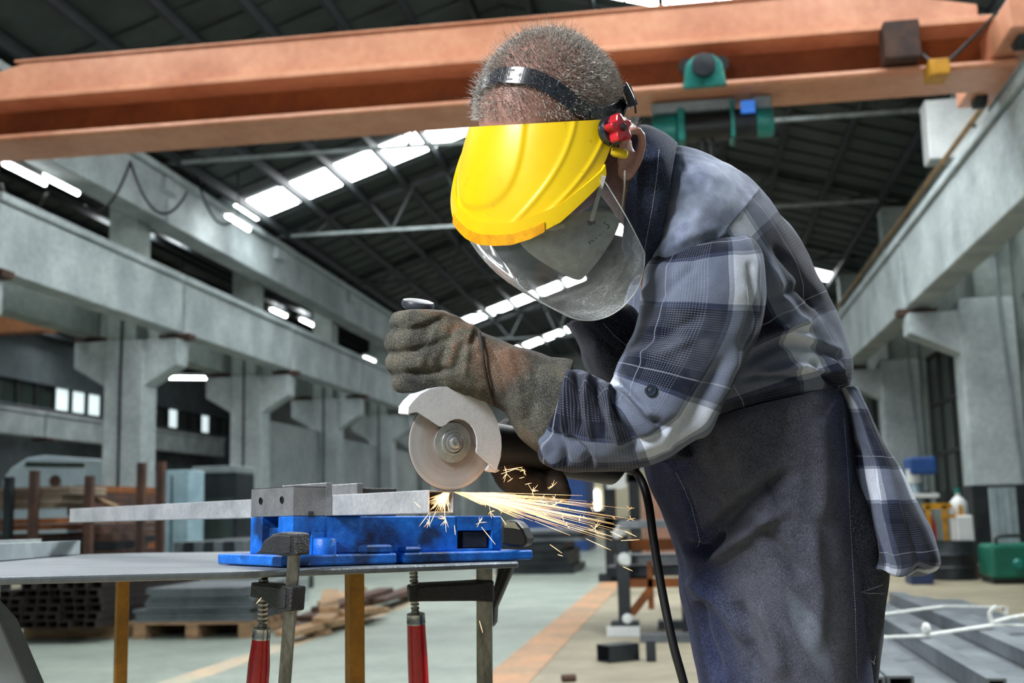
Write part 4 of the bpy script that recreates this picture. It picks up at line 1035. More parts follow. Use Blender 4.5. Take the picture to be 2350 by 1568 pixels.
# ================================================================ THE WORKER
from mathutils.bvhtree import BVHTree
def loft_px(rings, nspan=8, seg=96, closeA=True, closeB=True, ex=2.2):
    """rings: (x1,y1,x2,y2,D,half_depth) silhouette points in the photo plus depth; returns verts,faces,uvs (world)"""
    R_ = catmull(rings, nspan); vs, uv = [], []; v = 0.0; pc = None
    circ = []
    for x1, y1, x2, y2, D, hd in R_:
        a, b = P(x1, y1, D), P(x2, y2, D); circ.append(PI * ((b - a).length / 2 + hd))
    cref = sum(circ) / len(circ)
    for x1, y1, x2, y2, D, hd in R_:
        a, b = P(x1, y1, D), P(x2, y2, D); c = (a + b) / 2; A = (b - a) / 2
        vd = (c - CAM).normalized(); B = vd - A.normalized() * vd.dot(A.normalized()); B = B.normalized() * hd
        if pc is not None: v += (c - pc).length
        pc = c
        for k in range(seg + 1):
            th = 2 * PI * k / seg
            cs, sn = math.cos(th), math.sin(th)
            cs = math.copysign(abs(cs) ** (2 / ex), cs); sn = math.copysign(abs(sn) ** (2 / ex), sn)
            vs.append(c + A * cs + B * sn); uv.append(((k / seg - .75) * cref, v))
    n = len(R_); w = seg + 1
    fs = [(i * w + k, i * w + k + 1, (i + 1) * w + k + 1, (i + 1) * w + k) for i in range(n - 1) for k in range(seg)]
    if closeA: fs.append(tuple(range(seg - 1, -1, -1)))
    if closeB: fs.append(tuple((n - 1) * w + k for k in range(seg)))
    return vs, fs, uv
def seg_dist(px, py, poly):
    best = 1e9; tt = 0
    n = len(poly) - 1
    for i in range(n):
        (x0, y0), (x1, y1) = poly[i], poly[i + 1]
        dx, dy = x1 - x0, y1 - y0; L = dx * dx + dy * dy
        t = max(0, min(1, ((px - x0) * dx + (py - y0) * dy) / L)) if L else 0
        d = math.hypot(px - x0 - t * dx, py - y0 - t * dy)
        if d < best: best = d; tt = (i + t) / n
    return best, tt
def sculpt(o, creases=(), noise_amp=0.0, noise_scale=20, stretch=(1, 1, 1), seed=0.0, fn=None):
    """push real folds into a mesh: creases = (polyline px, width px, amplitude m)"""
    me = o.data; me.update()
    nor = [v.normal.copy() for v in me.vertices]
    boxes = [(min(p[0] for p in c[0]) - 3 * c[1], max(p[0] for p in c[0]) + 3 * c[1], min(p[1] for p in c[0]) - 3 * c[1], max(p[1] for p in c[0]) + 3 * c[1]) for c in creases]
    offs = []
    for v in me.vertices:
        p = v.co; n = nor[v.index]; d = 0.0
        if noise_amp:
            q = V((p.x * stretch[0], p.y * stretch[1], p.z * stretch[2])) * noise_scale + V((seed, seed, seed))
            d += noise_amp * (mnoise.noise(q) + .5 * mnoise.noise(q * 2.1))
        if creases and n.dot(CAM - p) > 0:
            x, y, _ = pix(p)
            for (poly, w, amp), bb in zip(creases, boxes):
                if bb[0] < x < bb[1] and bb[2] < y < bb[3]:
                    ds, t = seg_dist(x, y, poly)
                    if ds < 3 * w:
                        tp = min(1, t / .18, (1 - t) / .18) if 0 < t < 1 else 0
                        d += amp * math.exp(-(ds / w) ** 2) * max(tp, 0) ** .7
        if fn: d += fn(p, n)
        offs.append(n * d)
    for v, off in zip(me.vertices, offs): v.co += off
    me.update()
def weld(o, dist=1e-5):
    bm = bmesh.new(); bm.from_mesh(o.data); bmesh.ops.remove_doubles(bm, verts=bm.verts, dist=dist)
    bmesh.ops.recalc_face_normals(bm, faces=bm.faces); bm.to_mesh(o.data); bm.free()
def cloth(name, rings, mat, parent, creases=(), amp=0.0, scale=20, stretch=(1, 1, 1), seed=0, nspan=8, seg=96, closeA=True, closeB=True, ex=2.2, fn=None, subdiv=0):
    vs, fs, uv = loft_px(rings, nspan, seg, closeA, closeB, ex)
    o = mesh_obj(name, vs, fs, mat, parent, True, uv)
    weld(o)
    sculpt(o, creases, amp, scale, stretch, seed, fn)
    return o
def remesh(o, vox, smooth=3):
    m = o.modifiers.new('r', 'REMESH'); m.mode = 'VOXEL'; m.voxel_size = vox; m.use_smooth_shade = True
    if smooth:
        s = o.modifiers.new('s', 'SMOOTH'); s.iterations = smooth; s.factor = .5
    dg = bpy.context.evaluated_depsgraph_get()
    me = bpy.data.meshes.new_from_object(o.evaluated_get(dg)); mats = list(o.data.materials)
    o.modifiers.clear(); o.data = me
    me.materials.clear()
    for k in mats: me.materials.append(k)
    me.polygons.foreach_set('use_smooth', [True] * len(me.polygons)); me.update()
    return o
def ellipsoid(mb, c, ax, seg=24, rings=14):
    """ax: three semi-axis vectors"""
    vs = [];
    for i in range(rings + 1):
        ph = PI * i / rings
        for k in range(seg):
            th = 2 * PI * k / seg
            vs.append(c + ax[0] * math.sin(ph) * math.cos(th) + ax[1] * math.cos(ph) + ax[2] * math.sin(ph) * math.sin(th))
    fs = [(i * seg + k, i * seg + (k + 1) % seg, (i + 1) * seg + (k + 1) % seg, (i + 1) * seg + k) for i in range(rings) for k in range(seg)]
    mb.add(vs, fs)
def limb(mb, pts, rs, seg=20):
    """tube with rounded ends"""
    pts = [V(p) for p in pts]; P2, R2 = [], []
    d0 = (pts[0] - pts[1]).normalized(); d1 = (pts[-1] - pts[-2]).normalized()
    for a in (80, 55, 28): P2.append(pts[0] + d0 * rs[0] * math.sin(math.radians(a))); R2.append(rs[0] * math.cos(math.radians(a)))
    sm = catmull([(*p, r) for p, r in zip(pts, rs)], 5)
    P2 += [V(s[:3]) for s in sm]; R2 += [s[3] for s in sm]
    for a in (28, 55, 80): P2.append(pts[-1] + d1 * rs[-1] * math.sin(math.radians(a))); R2.append(rs[-1] * math.cos(math.radians(a)))
    mb.tube(P2, R2, seg)
def stitch(name, obj, poly, mat, parent, step=6, ln=4, r=.00045, lift=.0006, kind='stuff', n_sub=10):
    """dashed thread following the surface of obj along a photo polyline"""
    dg = bpy.context.evaluated_depsgraph_get(); bvh = BVHTree.FromObject(obj, dg)
    pts = []
    for (x0, y0), (x1, y1) in zip(poly[:-1], poly[1:]):
        L = math.hypot(x1 - x0, y1 - y0); k = 0
        while k < L: pts.append((x0 + (x1 - x0) * k / L, y0 + (y1 - y0) * k / L, (x1 - x0) / L, (y1 - y0) / L)); k += step
    mb = MB()
    for x, y, dx, dy in pts:
        a = bvh.ray_cast(CAM, ray(x, y).normalized()); b = bvh.ray_cast(CAM, ray(x + dx * ln, y + dy * ln).normalized())
        if a[0] is None or b[0] is None or (a[0] - b[0]).length > .02: continue
        mb.tube([a[0] + a[1] * lift, b[0] + b[1] * lift], r, 5)
    if not mb.v: return None
    o = mb.build(name, mat, parent, True); o['kind'] = kind
    return o

# ---------------------------------------------------------------- cloth materials
def plaid(name, pu, pv, ou=0.0, ov=0.0, fine=1.0):
    n = NT(name); c = n.n('TexCoord'); s = n.n('SeparateXYZ'); n.l(c.outputs['UV'], s.inputs[0])
    # slight warp so that the bands do not run dead straight
    wn = n.n('TexNoise'); wn.inputs['Scale'].default_value = 9; wn.inputs['Detail'].default_value = 1; n.l(c.outputs['Object'], wn.inputs['Vector'])
    w = n.math('MULTIPLY_ADD', wn.outputs['Fac'], .010, -.005)
    u = n.math('ADD', s.outputs[0], w); v = n.math('ADD', s.outputs[1], w)
    fu = n.math('FRACT', n.math('MULTIPLY_ADD', u, 1 / pu, ou)); fv = n.math('FRACT', n.math('MULTIPLY_ADD', v, 1 / pv, ov))
    bu = n.ramp(fu, [(0, 0.0), (.52, .5), (.56, .95), (.80, .45), (.85, 0.0)], 'CONSTANT')
    bv = n.ramp(fv, [(0, 0.0), (.42, .4), (.45, .95), (.78, .4), (.82, 0.0)], 'CONSTANT')
    m = n.math('MULTIPLY', n.math('ADD', bu, bv), .5)
    col = n.ramp(m, [(0.0, hx('#0f1526')), (.25, hx('#2a3247')), (.48, hx('#565e6f')), (.72, hx('#828a99')), (1.0, hx('#b9c1cf'))])
    # woven dots / pin stripes inside the dark bands
    su = n.ramp(n.math('FRACT', n.math('MULTIPLY', u, 1 / .0031)), [(0, 1.0), (.26, 0.0)], 'CONSTANT')
    sv = n.ramp(n.math('FRACT', n.math('MULTIPLY', v, 1 / .0031)), [(0, 1.0), (.45, 0.0)], 'CONSTANT')
    zone = n.ramp(fu, [(0, 0.0), (.12, 1.0), (.40, 0.0)], 'CONSTANT')
    zone2 = n.ramp(fv, [(0, 0.0), (.03, 1.0), (.25, 0.0), (.82, 1.0), (.97, 0.0)], 'CONSTANT')
    dots = n.math('MULTIPLY', n.math('MULTIPLY', su, sv), n.math('MULTIPLY', zone, .32 * fine))
    lines = n.math('MULTIPLY', sv, n.math('MULTIPLY', zone2, .07 * fine))
    col = n.mix(n.math('MAXIMUM', dots, lines), col, hx('#a9b0bf'))
    thin = n.ramp(fu, [(0, 0.0), (.055, 1.0), (.063, 0.0)], 'CONSTANT'); thin2 = n.ramp(fv, [(0, 0.0), (.31, 1.0), (.318, 0.0)], 'CONSTANT')
    col = n.mix(n.math('MULTIPLY', n.math('MAXIMUM', thin, thin2), .26), col, hx('#c3cad6'))
    fz = n.noise(c.outputs['Object'], 900, 2, .7); big = n.noise(c.outputs['Object'], 16, 4)
    col = n.mix(.55, col, n.ramp(fz, [(.25, .28), (.75, .78)]), 'OVERLAY')
    col = n.mix(n.math('MULTIPLY', n.ramp(big, [(.45, 0.0), (.75, 1.0)]), .14), col, hx('#8d95a3'))
    n.set(base_color=col, roughness=.92); n.b.inputs['Specular IOR Level'].default_value = .15
    n.b.inputs['Sheen Weight'].default_value = .06; n.b.inputs['Sheen Roughness'].default_value = .6
    n.bump(n.math('ADD', n.math('MULTIPLY', n.math('ADD', su, sv), .25), fz), .22, .0006)
    return n.m
M_plaid = plaid('plaid_flannel', .150, .190, .43, .13)
M_plaid_b = plaid('plaid_flannel_back', .17, .17, .3, .62, .35)
M_plaid_t = plaid('plaid_flannel_tail', .115, .140, .1, .55, .5)
def worn_denim(name, dark, light, wear, tw=1400, streak=(1, 1, .25), sheen=.03, wu=None):
    n = NT(name); c = n.n('TexCoord'); mp = n.n('Mapping'); n.l(c.outputs['Object'], mp.inputs[0]); mp.inputs['Scale'].default_value = streak
    tw_ = n.noise(mp.outputs[0], tw, 2, .8); big = n.noise(mp.outputs[0], 11, 5); mid = n.noise(c.outputs['Object'], 60, 4)
    base = n.mix(n.math('MULTIPLY', n.ramp(big, [(.36, 0.0), (.68, 1.0)]), wear), dark, light)
    if wu:
        s_ = n.n('SeparateXYZ'); n.l(c.outputs['UV'], s_.inputs[0])
        du = n.math('MULTIPLY', n.math('SUBTRACT', s_.outputs[0], wu[0]), 1 / wu[1])
        g = n.ramp(n.math('ADD', n.math('ABSOLUTE', du), n.math('MULTIPLY_ADD', big, 1.2, -.6)), [(.45, 1.0), (1.1, 0.0)])
        base = n.mix(n.math('MULTIPLY', g, .75), dark, n.mix(n.ramp(big, [(.3, 0.0), (.7, 1.0)]), light, tuple(x * .55 for x in light)))
        e1 = n.math('MULTIPLY', n.math('ADD', n.math('SUBTRACT', s_.outputs[0], wu[2]), n.math('MULTIPLY', n.math('SUBTRACT', s_.outputs[1], wu[3]), -.30)), 1 / .020)
        e2 = n.math('MULTIPLY', n.math('SUBTRACT', s_.outputs[1], wu[3]), 1 / .075)
        d2 = n.math('ADD', n.math('ADD', n.math('MULTIPLY', e1, e1), n.math('MULTIPLY', e2, e2)), n.math('MULTIPLY_ADD', mid, 1.6, -.8))
        base = n.mix(n.math('MULTIPLY', n.ramp(d2, [(.2, 1.0), (1.8, 0.0)]), .38), base, hx('#7f8c99'))
    base = n.mix(.6, base, n.ramp(mid, [(.3, .35), (.7, .65)]), 'OVERLAY')
    spk = n.ramp(tw_, [(.52, 0.0), (.66, 1.0)])
    col = n.mix(n.math('MULTIPLY', spk, .45), base, hx('#7f8698'))
    dk = n.ramp(tw_, [(.33, 1.0), (.45, 0.0)])
    col = n.mix(n.math('MULTIPLY', dk, .6), col, tuple(x * .35 for x in dark))
    n.set(base_color=col, roughness=.9); n.b.inputs['Specular IOR Level'].default_value = .15
    n.b.inputs['Sheen Weight'].default_value = sheen
    n.bump(tw_, .3, .0007); return n.m
M_apron = worn_denim('apron_denim', hx('#182142'), hx('#56585f'), .85, wu=(-.01, .15, .0, .335))
M_jeans = worn_denim('jeans_denim', hx('#12161f'), hx('#232a38'), .7)
M_yoke = worn_denim('faded_yoke', hx('#4d586e'), hx('#a4afc4'), .95, 1500, (1, 1, 1), .08)
M_collar = worn_denim('navy_collar', hx('#161d30'), hx('#2c3850'), .6, 900, (1, 1, 1))
M_bib = worn_denim('bib_denim', hx('#0d1016'), hx('#1c2028'), .6)
M_thread = pmat('pale_thread', hx('#b9bcc4'), hx('#9c9fa8'), 50, .8)
def leather():
    n = NT('split_leather'); c = n.n('TexCoord'); big = n.noise(c.outputs['Object'], 14, 4); fine = n.noise(c.outputs['Object'], 1300, 2, .75); mid = n.noise(c.outputs['Object'], 120, 4)
    base = n.ramp(big, [(.35, hx('#1a1c1f')), (.5, hx('#33332e')), (.60, hx('#45433a')), (.70, hx('#5e3d26'))])
    vd = n.n('VectorMath', operation='DISTANCE'); n.l(c.outputs['Object'], vd.inputs[0]); vd.inputs[1].default_value = tuple(P(1148, 815, 1.495))
    rs = n.ramp(n.math('ADD', vd.outputs['Value'], n.math('MULTIPLY_ADD', n.noise(c.outputs['Object'], 40, 3), .06, -.03)), [(.018, 1.0), (.055, 0.0)])
    base = n.mix(n.math('MULTIPLY', rs, .6), base, hx('#6b442c'))
    base = n.mix(.5, base, n.ramp(mid, [(.3, .3), (.7, .7)]), 'OVERLAY')
    spk = n.ramp(fine, [(.54, 0.0), (.64, 1.0)])
    col = n.mix(n.math('MULTIPLY', spk, n.math('MULTIPLY', n.ramp(big, [(.3, .15), (.55, .75)]), .85)), base, hx('#b5b5a8'))
    col = n.mix(n.math('MULTIPLY', n.ramp(fine, [(.32, 1.0), (.44, 0.0)]), .7), col, hx('#0f1011'))
    n.set(base_color=col, roughness=.88); n.b.inputs['Specular IOR Level'].default_value = .2
    n.bump(n.math('ADD', fine, mid), .45, .0008); return n.m
M_leather = leather()
M_leather_d = pmat('dark_leather', hx('#332921'), hx('#1a1410'), 30, .7, bump=.3, bscale=500, lo=.3, hi=.7)

# ---------------------------------------------------------------- body: one continuous mesh
hC = P(1258, 272, 1.51)
tq = -(hC - CAM).normalized(); rq = (VR - tq * VR.dot(tq)).normalized(); uq = tq.cross(rq)
def vv(r, u, t): return rq * r + uq * u + tq * t
hl = vv(.87, -.12, .47).normalized(); hu = vv(-.40, .42, .81); hu = (hu - hl * hu.dot(hl)).normalized(); hf = hl.cross(hu)
def H(l, u, f): return hC + hl * l + hu * u + hf * f
bm_ = MB()
ellipsoid(bm_, H(0, .004, -.004), (hl * .083, hu * .104, hf * .102), 32, 20)      # skull
ellipsoid(bm_, H(0, -.012, -.030), (hl * .078, hu * .085, hf * .078), 28, 16)     # occiput
ellipsoid(bm_, H(0, -.050, .040), (hl * .066, hu * .075, hf * .060), 28, 16)      # face
ellipsoid(bm_, H(0, -.098, .052), (hl * .050, hu * .040, hf * .042), 24, 14)      # jaw
ellipsoid(bm_, H(0, -.122, .072), (hl * .024, hu * .020, hf * .022), 16, 10)      # chin
limb(bm_, [H(0, -.015, .098), H(0, -.040, .110), H(0, -.056, .120)], [.008, .011, .015], 14)   # nose
limb(bm_, [H(-.045, .010, .078), H(0, .006, .094), H(.045, .010, .078)], [.013, .012, .013], 12)  # brow
limb(bm_, [H(-.02, -.088, .098), H(0, -.087, .102), H(.02, -.088, .098)], [.008, .009, .008], 12)  # lips
for s in (-1, 1):                                                                    # ears
    eC = P(1428, 352, 1.452) if s == 1 else H(-.084, -.058, -.002)
    eo = (hl * s * .75 + rq * .3 * s + tq * .25).normalized() if s == 1 else -hl
    eu = vv(.06, 1, .0); eu = (eu - eo * eu.dot(eo)).normalized(); ef = eu.cross(eo) * s
    if ef.dot(hf) < 0: ef = -ef
    E = lambda o_, u_, f_: eC + eo * o_ + eu * u_ + ef * f_
    e0 = [(.0, .014, .012), (.008, .026, .006), (.014, .030, -.006), (.017, .020, -.016), (.016, .002, -.018), (.012, -.016, -.012), (.008, -.027, -.002), (.004, -.022, .006)]
    limb(bm_, [E(a, b, c) for a, b, c in e0], [.0045, .005, .0052, .0055, .0058, .0065, .0075, .006], 12)
    ellipsoid(bm_, E(.002, .0, -.004), (eo * .006, eu * .024, ef * .013), 16, 10)
    limb(bm_, [E(.004, -.010, .011), E(.006, .0, .011)], [.005, .005], 10)
neck0 = P(1530, 490, 1.66)
limb(bm_, [H(0, -.085, -.02), H(0, -.10, -.04).lerp(neck0, .35), neck0], [.050, .050, .060], 24)
chest, belly, pelv = P(1620, 610, 1.70), P(1690, 800, 1.71), P(1740, 960, 1.72)
limb(bm_, [neck0, chest, belly, pelv, P(1770, 1080, 1.72)], [.060, .105, .115, .110, .10], 28)
LS, RS = P(1600, 590, 1.555), P(1560, 590, 1.86)
limb(bm_, [LS, P(1610, 590, 1.68), RS], [.05, .06, .05], 22)
LE, LW, LH = P(1465, 985, 1.48), P(1165, 865, 1.535), P(1010, 805, 1.562)
limb(bm_, [LS, P(1575, 780, 1.51), LE], [.052, .048, .042], 22)
limb(bm_, [LE, P(1330, 955, 1.495), LW, P(1090, 840, 1.55)], [.040, .036, .028, .028], 22)
RE, RW = P(1440, 900, 1.83), P(1290, 1020, 1.72)
limb(bm_, [RS, P(1500, 740, 1.86), RE], [.052, .046, .042], 22)
limb(bm_, [RE, P(1370, 960, 1.77), RW, P(1220, 1060, 1.67)], [.042, .040, .030, .028], 22)
LEGS = [(P(1845, 1060, 1.68), P(1858, 1800, 1.665), P(1875, 2440, 1.70)), (P(1790, 1060, 1.82), P(1805, 1800, 1.87), P(1812, 2290, 1.89))]
for hp, kn, an in LEGS:
    limb(bm_, [hp, kn, V((an.x, an.y, .09)), V((an.x - .06, an.y - .02, .045))], [.078, .055, .040, .032], 24)
for k, (hx_, hy_, hD, dx_) in enumerate(((1010, 805, 1.562, -1), (1215, 1060, 1.665, -1))):     # hands inside the gloves
    c = P(hx_, hy_, hD)
    ellipsoid(bm_, c, (VR * .036, VU * .034, VT * .016), 18, 12)
body = bm_.build('person', None)
M_skin = NT('skin')
_c = M_skin.coord('Object'); _f = M_skin.noise(_c, 30, 5); _g = M_skin.noise(_c, 220, 3)
_col = M_skin.ramp(_f, [(.3, hx('#8f6a5f')), (.6, hx('#a57d72')), (.8, hx('#7a574d'))])
_col = M_skin.mix(.35, _col, M_skin.ramp(_g, [(.3, .3), (.7, .7)]), 'OVERLAY')
M_skin.set(base_color=_col, roughness=.5); M_skin.b.inputs['Subsurface Weight'].default_value = .12; M_skin.b.inputs['Subsurface Radius'].default_value = (.01, .004, .002)
M_skin.bump(_g, .12, .001)
body.data.materials.append(M_skin.m)
remesh(body, .0042, 4)
tag(body, 'worker in plaid shirt and denim apron bending over the vise with the grinder', 'person')
BV = BVHTree.FromObject(body, bpy.context.evaluated_depsgraph_get())
def clothing(o, label=None):
    if label: o['label'] = label
    return o
# eyes (behind the guard)
for s in (-1, 1):
    e = MB(); ellipsoid(e, H(s * .031, -.012, .087), (hl * .0125, hu * .0125, hf * .0125), 16, 10); e.build('eye', M_white, body, True)

# ---------------------------------------------------------------- shirt
T = [(1478, 610, 1500, 340, 1.665, .085), (1482, 690, 1560, 345, 1.67, .175), (1465, 745, 1650, 384, 1.68, .218), (1450, 790, 1735, 445, 1.685, .212),
     (1436, 835, 1800, 530, 1.69, .205), (1440, 880, 1858, 630, 1.695, .20), (1455, 930, 1900, 715, 1.70, .195), (1478, 975, 1930, 800, 1.705, .195), (1490, 985, 1940, 850, 1.71, .195), (1500, 985, 1930, 893, 1.71, .185), (1515, 990, 1905, 930, 1.71, .17)]
yk = cloth('shirt_yoke', T[:4], M_yoke, body, [
    ([(1560, 360), (1600, 420), (1660, 440)], 12, -.004), ([(1500, 500), (1560, 480), (1600, 470)], 14, -.003), ([(1520, 590), (1580, 540), (1660, 520)], 9, .004), ([(1490, 570), (1540, 520), (1600, 480)], 9, -.003),
    ([(1640, 540), (1700, 530), (1735, 550)], 8, .003)], .0028, 26, seed=3, nspan=16, seg=144)
sb = cloth('shirt_body', [(1453, 788, 1732, 448, 1.685, .210)] + T[4:], M_plaid_b, body, [
    ([(1700, 838), (1790, 790), (1880, 795), (1930, 830)], 11, -0.0140), ([(1690, 800), (1780, 750), (1870, 735)], 14, 0.0112), ([(1740, 860), (1830, 840), (1920, 860)], 9, 0.0126),
    ([(1760, 690), (1840, 660), (1890, 700)], 13, -0.0084), ([(1755, 600), (1800, 690), (1850, 760)], 12, 0.0084), ([(1770, 560), (1840, 640), (1895, 730)], 11, -0.0070), ([(1750, 740), (1850, 780), (1930, 810)], 10, 0.0098),
    ([(1860, 830), (1895, 860), (1925, 890)], 8, -0.0140), ([(1890, 800), (1920, 850), (1935, 890)], 7, 0.0112), ([(1700, 870), (1780, 862), (1850, 875)], 6, -0.0084)], .0045, 15, seed=9, nspan=12, seg=160)
sh_rings = [(1580, 545, 1670, 532, 1.57, .045), (1524, 566, 1720, 540, 1.545, .078), (1484, 612, 1746, 588, 1.522, .084), (1474, 665, 1752, 665, 1.505, .082), (1462, 730, 1745, 745, 1.50, .082), (1440, 795, 1708, 830, 1.495, .080),
            (1415, 850, 1655, 920, 1.485, .078), (1402, 880, 1600, 1000, 1.48, .076), (1398, 888, 1530, 1048, 1.475, .074), (1388, 876, 1462, 1070, 1.475, .073), (1362, 862, 1398, 1080, 1.48, .072), (1330, 850, 1340, 1082, 1.49, .070),
            (1305, 840, 1285, 1078, 1.50, .066), (1300, 842, 1246, 1062, 1.51, .062), (1296, 850, 1236, 1040, 1.515, .058)]
slv = cloth('shirt_sleeve', sh_rings, M_plaid, body, [
    ([(1402, 868), (1440, 905), (1490, 955), (1530, 985)], 9, -0.0156), ([(1398, 895), (1420, 960), (1470, 1020)], 10, -0.0130), ([(1412, 880), (1450, 925), (1510, 965)], 10, 0.0130), ([(1390, 880), (1400, 960), (1430, 1030)], 10, 0.0130),
    ([(1370, 865), (1372, 930), (1395, 1000)], 8, -0.0117), ([(1348, 855), (1346, 930), (1360, 1010)], 8, 0.0117), ([(1326, 850), (1322, 930), (1330, 1000)], 7, -0.0117), ([(1308, 848), (1300, 930), (1292, 1000)], 7, 0.0091),
    ([(1450, 790), (1520, 770), (1620, 720)], 12, -0.0065), ([(1440, 815), (1520, 815), (1600, 770)], 12, 0.0065), ([(1600, 1010), (1650, 900), (1700, 800)], 14, 0.0091), ([(1540, 1030), (1600, 930), (1660, 820)], 14, -0.0091),
    ([(1500, 700), (1560, 640), (1600, 600)], 10, -0.0052), ([(1475, 690), (1510, 640), (1530, 600)], 9, 0.0078), ([(1720, 600), (1735, 700), (1700, 800)], 9, -0.0078), ([(1270, 985), (1290, 1030), (1300, 1070)], 8, -0.0104), ([(1300, 1000), (1340, 1040), (1360, 1080)], 9, -0.0104), ([(1250, 1000), (1262, 1040), (1290, 1070)], 8, 0.0104),
    ([(1420, 1040), (1500, 1010), (1560, 960)], 12, -0.0078)], .0030, 24, seed=5, nspan=12, seg=160, closeB=False)
# far sleeve
cloth('shirt_sleeve', [(1520, 590, 1600, 560, 1.86, .05), (1450, 650, 1590, 640, 1.875, .07), (1420, 760, 1560, 800, 1.865, .072), (1385, 830, 1520, 930, 1.84, .07), (1360, 860, 1440, 1000, 1.80, .065), (1330, 880, 1390, 1030, 1.77, .06)], M_plaid, body, (), .005, 22, seed=6, nspan=8, seg=64)
# collar
col = cloth('collar', [(1500, 640, 1552, 340, 1.655, .185), (1478, 630, 1528, 318, 1.645, .182), (1446, 600, 1492, 300, 1.635, .165), (1428, 570, 1464, 298, 1.63, .150), (1432, 560, 1458, 312, 1.632, .138), (1470, 560, 1490, 350, 1.64, .12)], M_collar, body,
            [([(1455, 360), (1450, 450), (1445, 540)], 10, -.004), ([(1490, 360), (1480, 460), (1465, 560)], 9, .003)], .002, 25, seed=2, nspan=8, seg=96)
stitch('stitching', col, [(1512, 345), (1508, 400), (1497, 480), (1482, 560), (1476, 600)], M_thread, col, 5, 3.6, .0004)
# button on the sleeve tab
bt_hit = BVHTree.FromObject(slv, bpy.context.evaluated_depsgraph_get()).ray_cast(CAM, ray(1494, 897).normalized())
if bt_hit[0] is not None:
    bn = (bt_hit[1] * .6 + VT * .4).normalized()
    bo = MB().lathe([(.0, .0034), (.0035, .0030), (.0048, .0042), (.0066, .0042), (.0074, .003), (.0074, .001), (.005, 0)], 24, bt_hit[0] + bn * .0008, bn).build('button', pmat('navy_button', hx('#1d2634'), hx('#131a25'), 40, .3), slv, 'auto')
# shirt tail hanging behind the apron
def pleat(p, n):
    x, y, d = pix(p)
    k = max(0, min(1, (y - 960) / 250))
    t = (x - 1880 - (y - 900) * .22) / 26.0
    return .008 * k * math.sin(t * 1.7 + d * 30)
st_ = cloth('shirt_tail', [(1860, 885, 1934, 888, 1.70, .13), (1880, 920, 1945, 925, 1.70, .14), (1890, 980, 1972, 985, 1.70, .15), (1900, 1070, 2020, 1068, 1.69, .16), (1910, 1160, 2054, 1155, 1.685, .17), (1915, 1235, 2082, 1225, 1.68, .175), (1920, 1290, 2099, 1288, 1.68, .178), (1925, 1316, 2086, 1312, 1.68, .17)],
            M_plaid_t, body, [([(1962, 1010), (1985, 1120), (2000, 1300)], 7, -.010), ([(1985, 1020), (2025, 1150), (2040, 1310)], 7, -.010), ([(2000, 1060), (2050, 1200), (2070, 1300)], 7, .008)], .002, 20, seed=4, nspan=12, seg=160, fn=pleat, closeB=True, ex=2.0)

# ---------------------------------------------------------------- apron, trousers, boots
AP = [(1520, 985, 1918, 886, 1.71, .192), (1496, 1010, 1932, 915, 1.71, .200), (1480, 1062, 1942, 975, 1.71, .205), (1494, 1112, 1949, 1060, 1.71, .206), (1522, 1170, 1954, 1130, 1.71, .206), (1548, 1240, 1958, 1215, 1.71, .206), (1565, 1300, 1962, 1290, 1.71, .206),
      (1570, 1360, 1965, 1350, 1.71, .206), (1588, 1440, 1969, 1430, 1.71, .206), (1612, 1568, 1974, 1560, 1.71, .208), (1650, 1800, 1985, 1800, 1.71, .21), (1680, 2000, 1990, 2000, 1.71, .215)]
ap = cloth('apron', AP, M_apron, body, [
    ([(1480, 1070), (1560, 980), (1680, 900), (1800, 878)], 10, 0.0102), ([(1600, 1245), (1680, 1180), (1760, 1120), (1820, 1080)], 16, -0.0204), ([(1620, 1290), (1720, 1220), (1800, 1160)], 16, 0.0170), ([(1760, 1110), (1790, 1150), (1770, 1190)], 12, -0.0102),
    ([(1570, 1255), (1620, 1270), (1660, 1225)], 12, -0.0272), ([(1560, 1100), (1590, 1180), (1608, 1250)], 6, -0.0068), ([(1700, 1180), (1780, 1250), (1850, 1330)], 16, -0.0102), ([(1600, 1380), (1610, 1450), (1650, 1560)], 14, -0.0136), ([(1575, 1330), (1650, 1380), (1720, 1480)], 16, 0.0119),
    ([(1860, 1200), (1880, 1350), (1870, 1500)], 18, 0.0085), ([(1740, 1380), (1780, 1460), (1800, 1560)], 16, 0.0102), ([(1690, 1380), (1720, 1460), (1740, 1560)], 14, -0.0102), ([(1880, 960), (1890, 1100), (1885, 1200)], 18, 0.0068)],
    .0045, 12, (1, 1, .5), seed=12, nspan=14, seg=176, closeA=False)
stitch('pocket_stitching', ap, [(1552, 1085), (1570, 1120), (1588, 1165), (1600, 1210), (1606, 1240), (1602, 1255)], M_thread, ap, 6, 4, .00045)
stitch('edge_stitching', ap, [(1936, 960), (1945, 1080), (1951, 1200), (1956, 1300), (1962, 1400), (1966, 1560)], M_thread, ap, 6, 3.4, .00024)
bib = cloth('apron_bib', [(1306, 752, 1400, 715, 1.735, .10), (1302, 746, 1440, 700, 1.735, .13), (1330, 790, 1470, 740, 1.735, .14), (1345, 845, 1500, 820, 1.735, .145), (1390, 910, 1530, 900, 1.735, .15), (1450, 1000, 1560, 990, 1.73, .17), (1490, 1060, 1580, 1050, 1.72, .18)],
            M_bib, ap, [([(1340, 740), (1400, 800), (1470, 850)], 8, -.005), ([(1390, 740), (1430, 790), (1480, 830)], 8, .004)], .003, 20, seed=8, nspan=8, seg=96)
stitch('bib_stitching', bib, [(1385, 742), (1410, 770), (1445, 800)], M_thread, bib, 5, 3.6, .0004)
jn = MB()
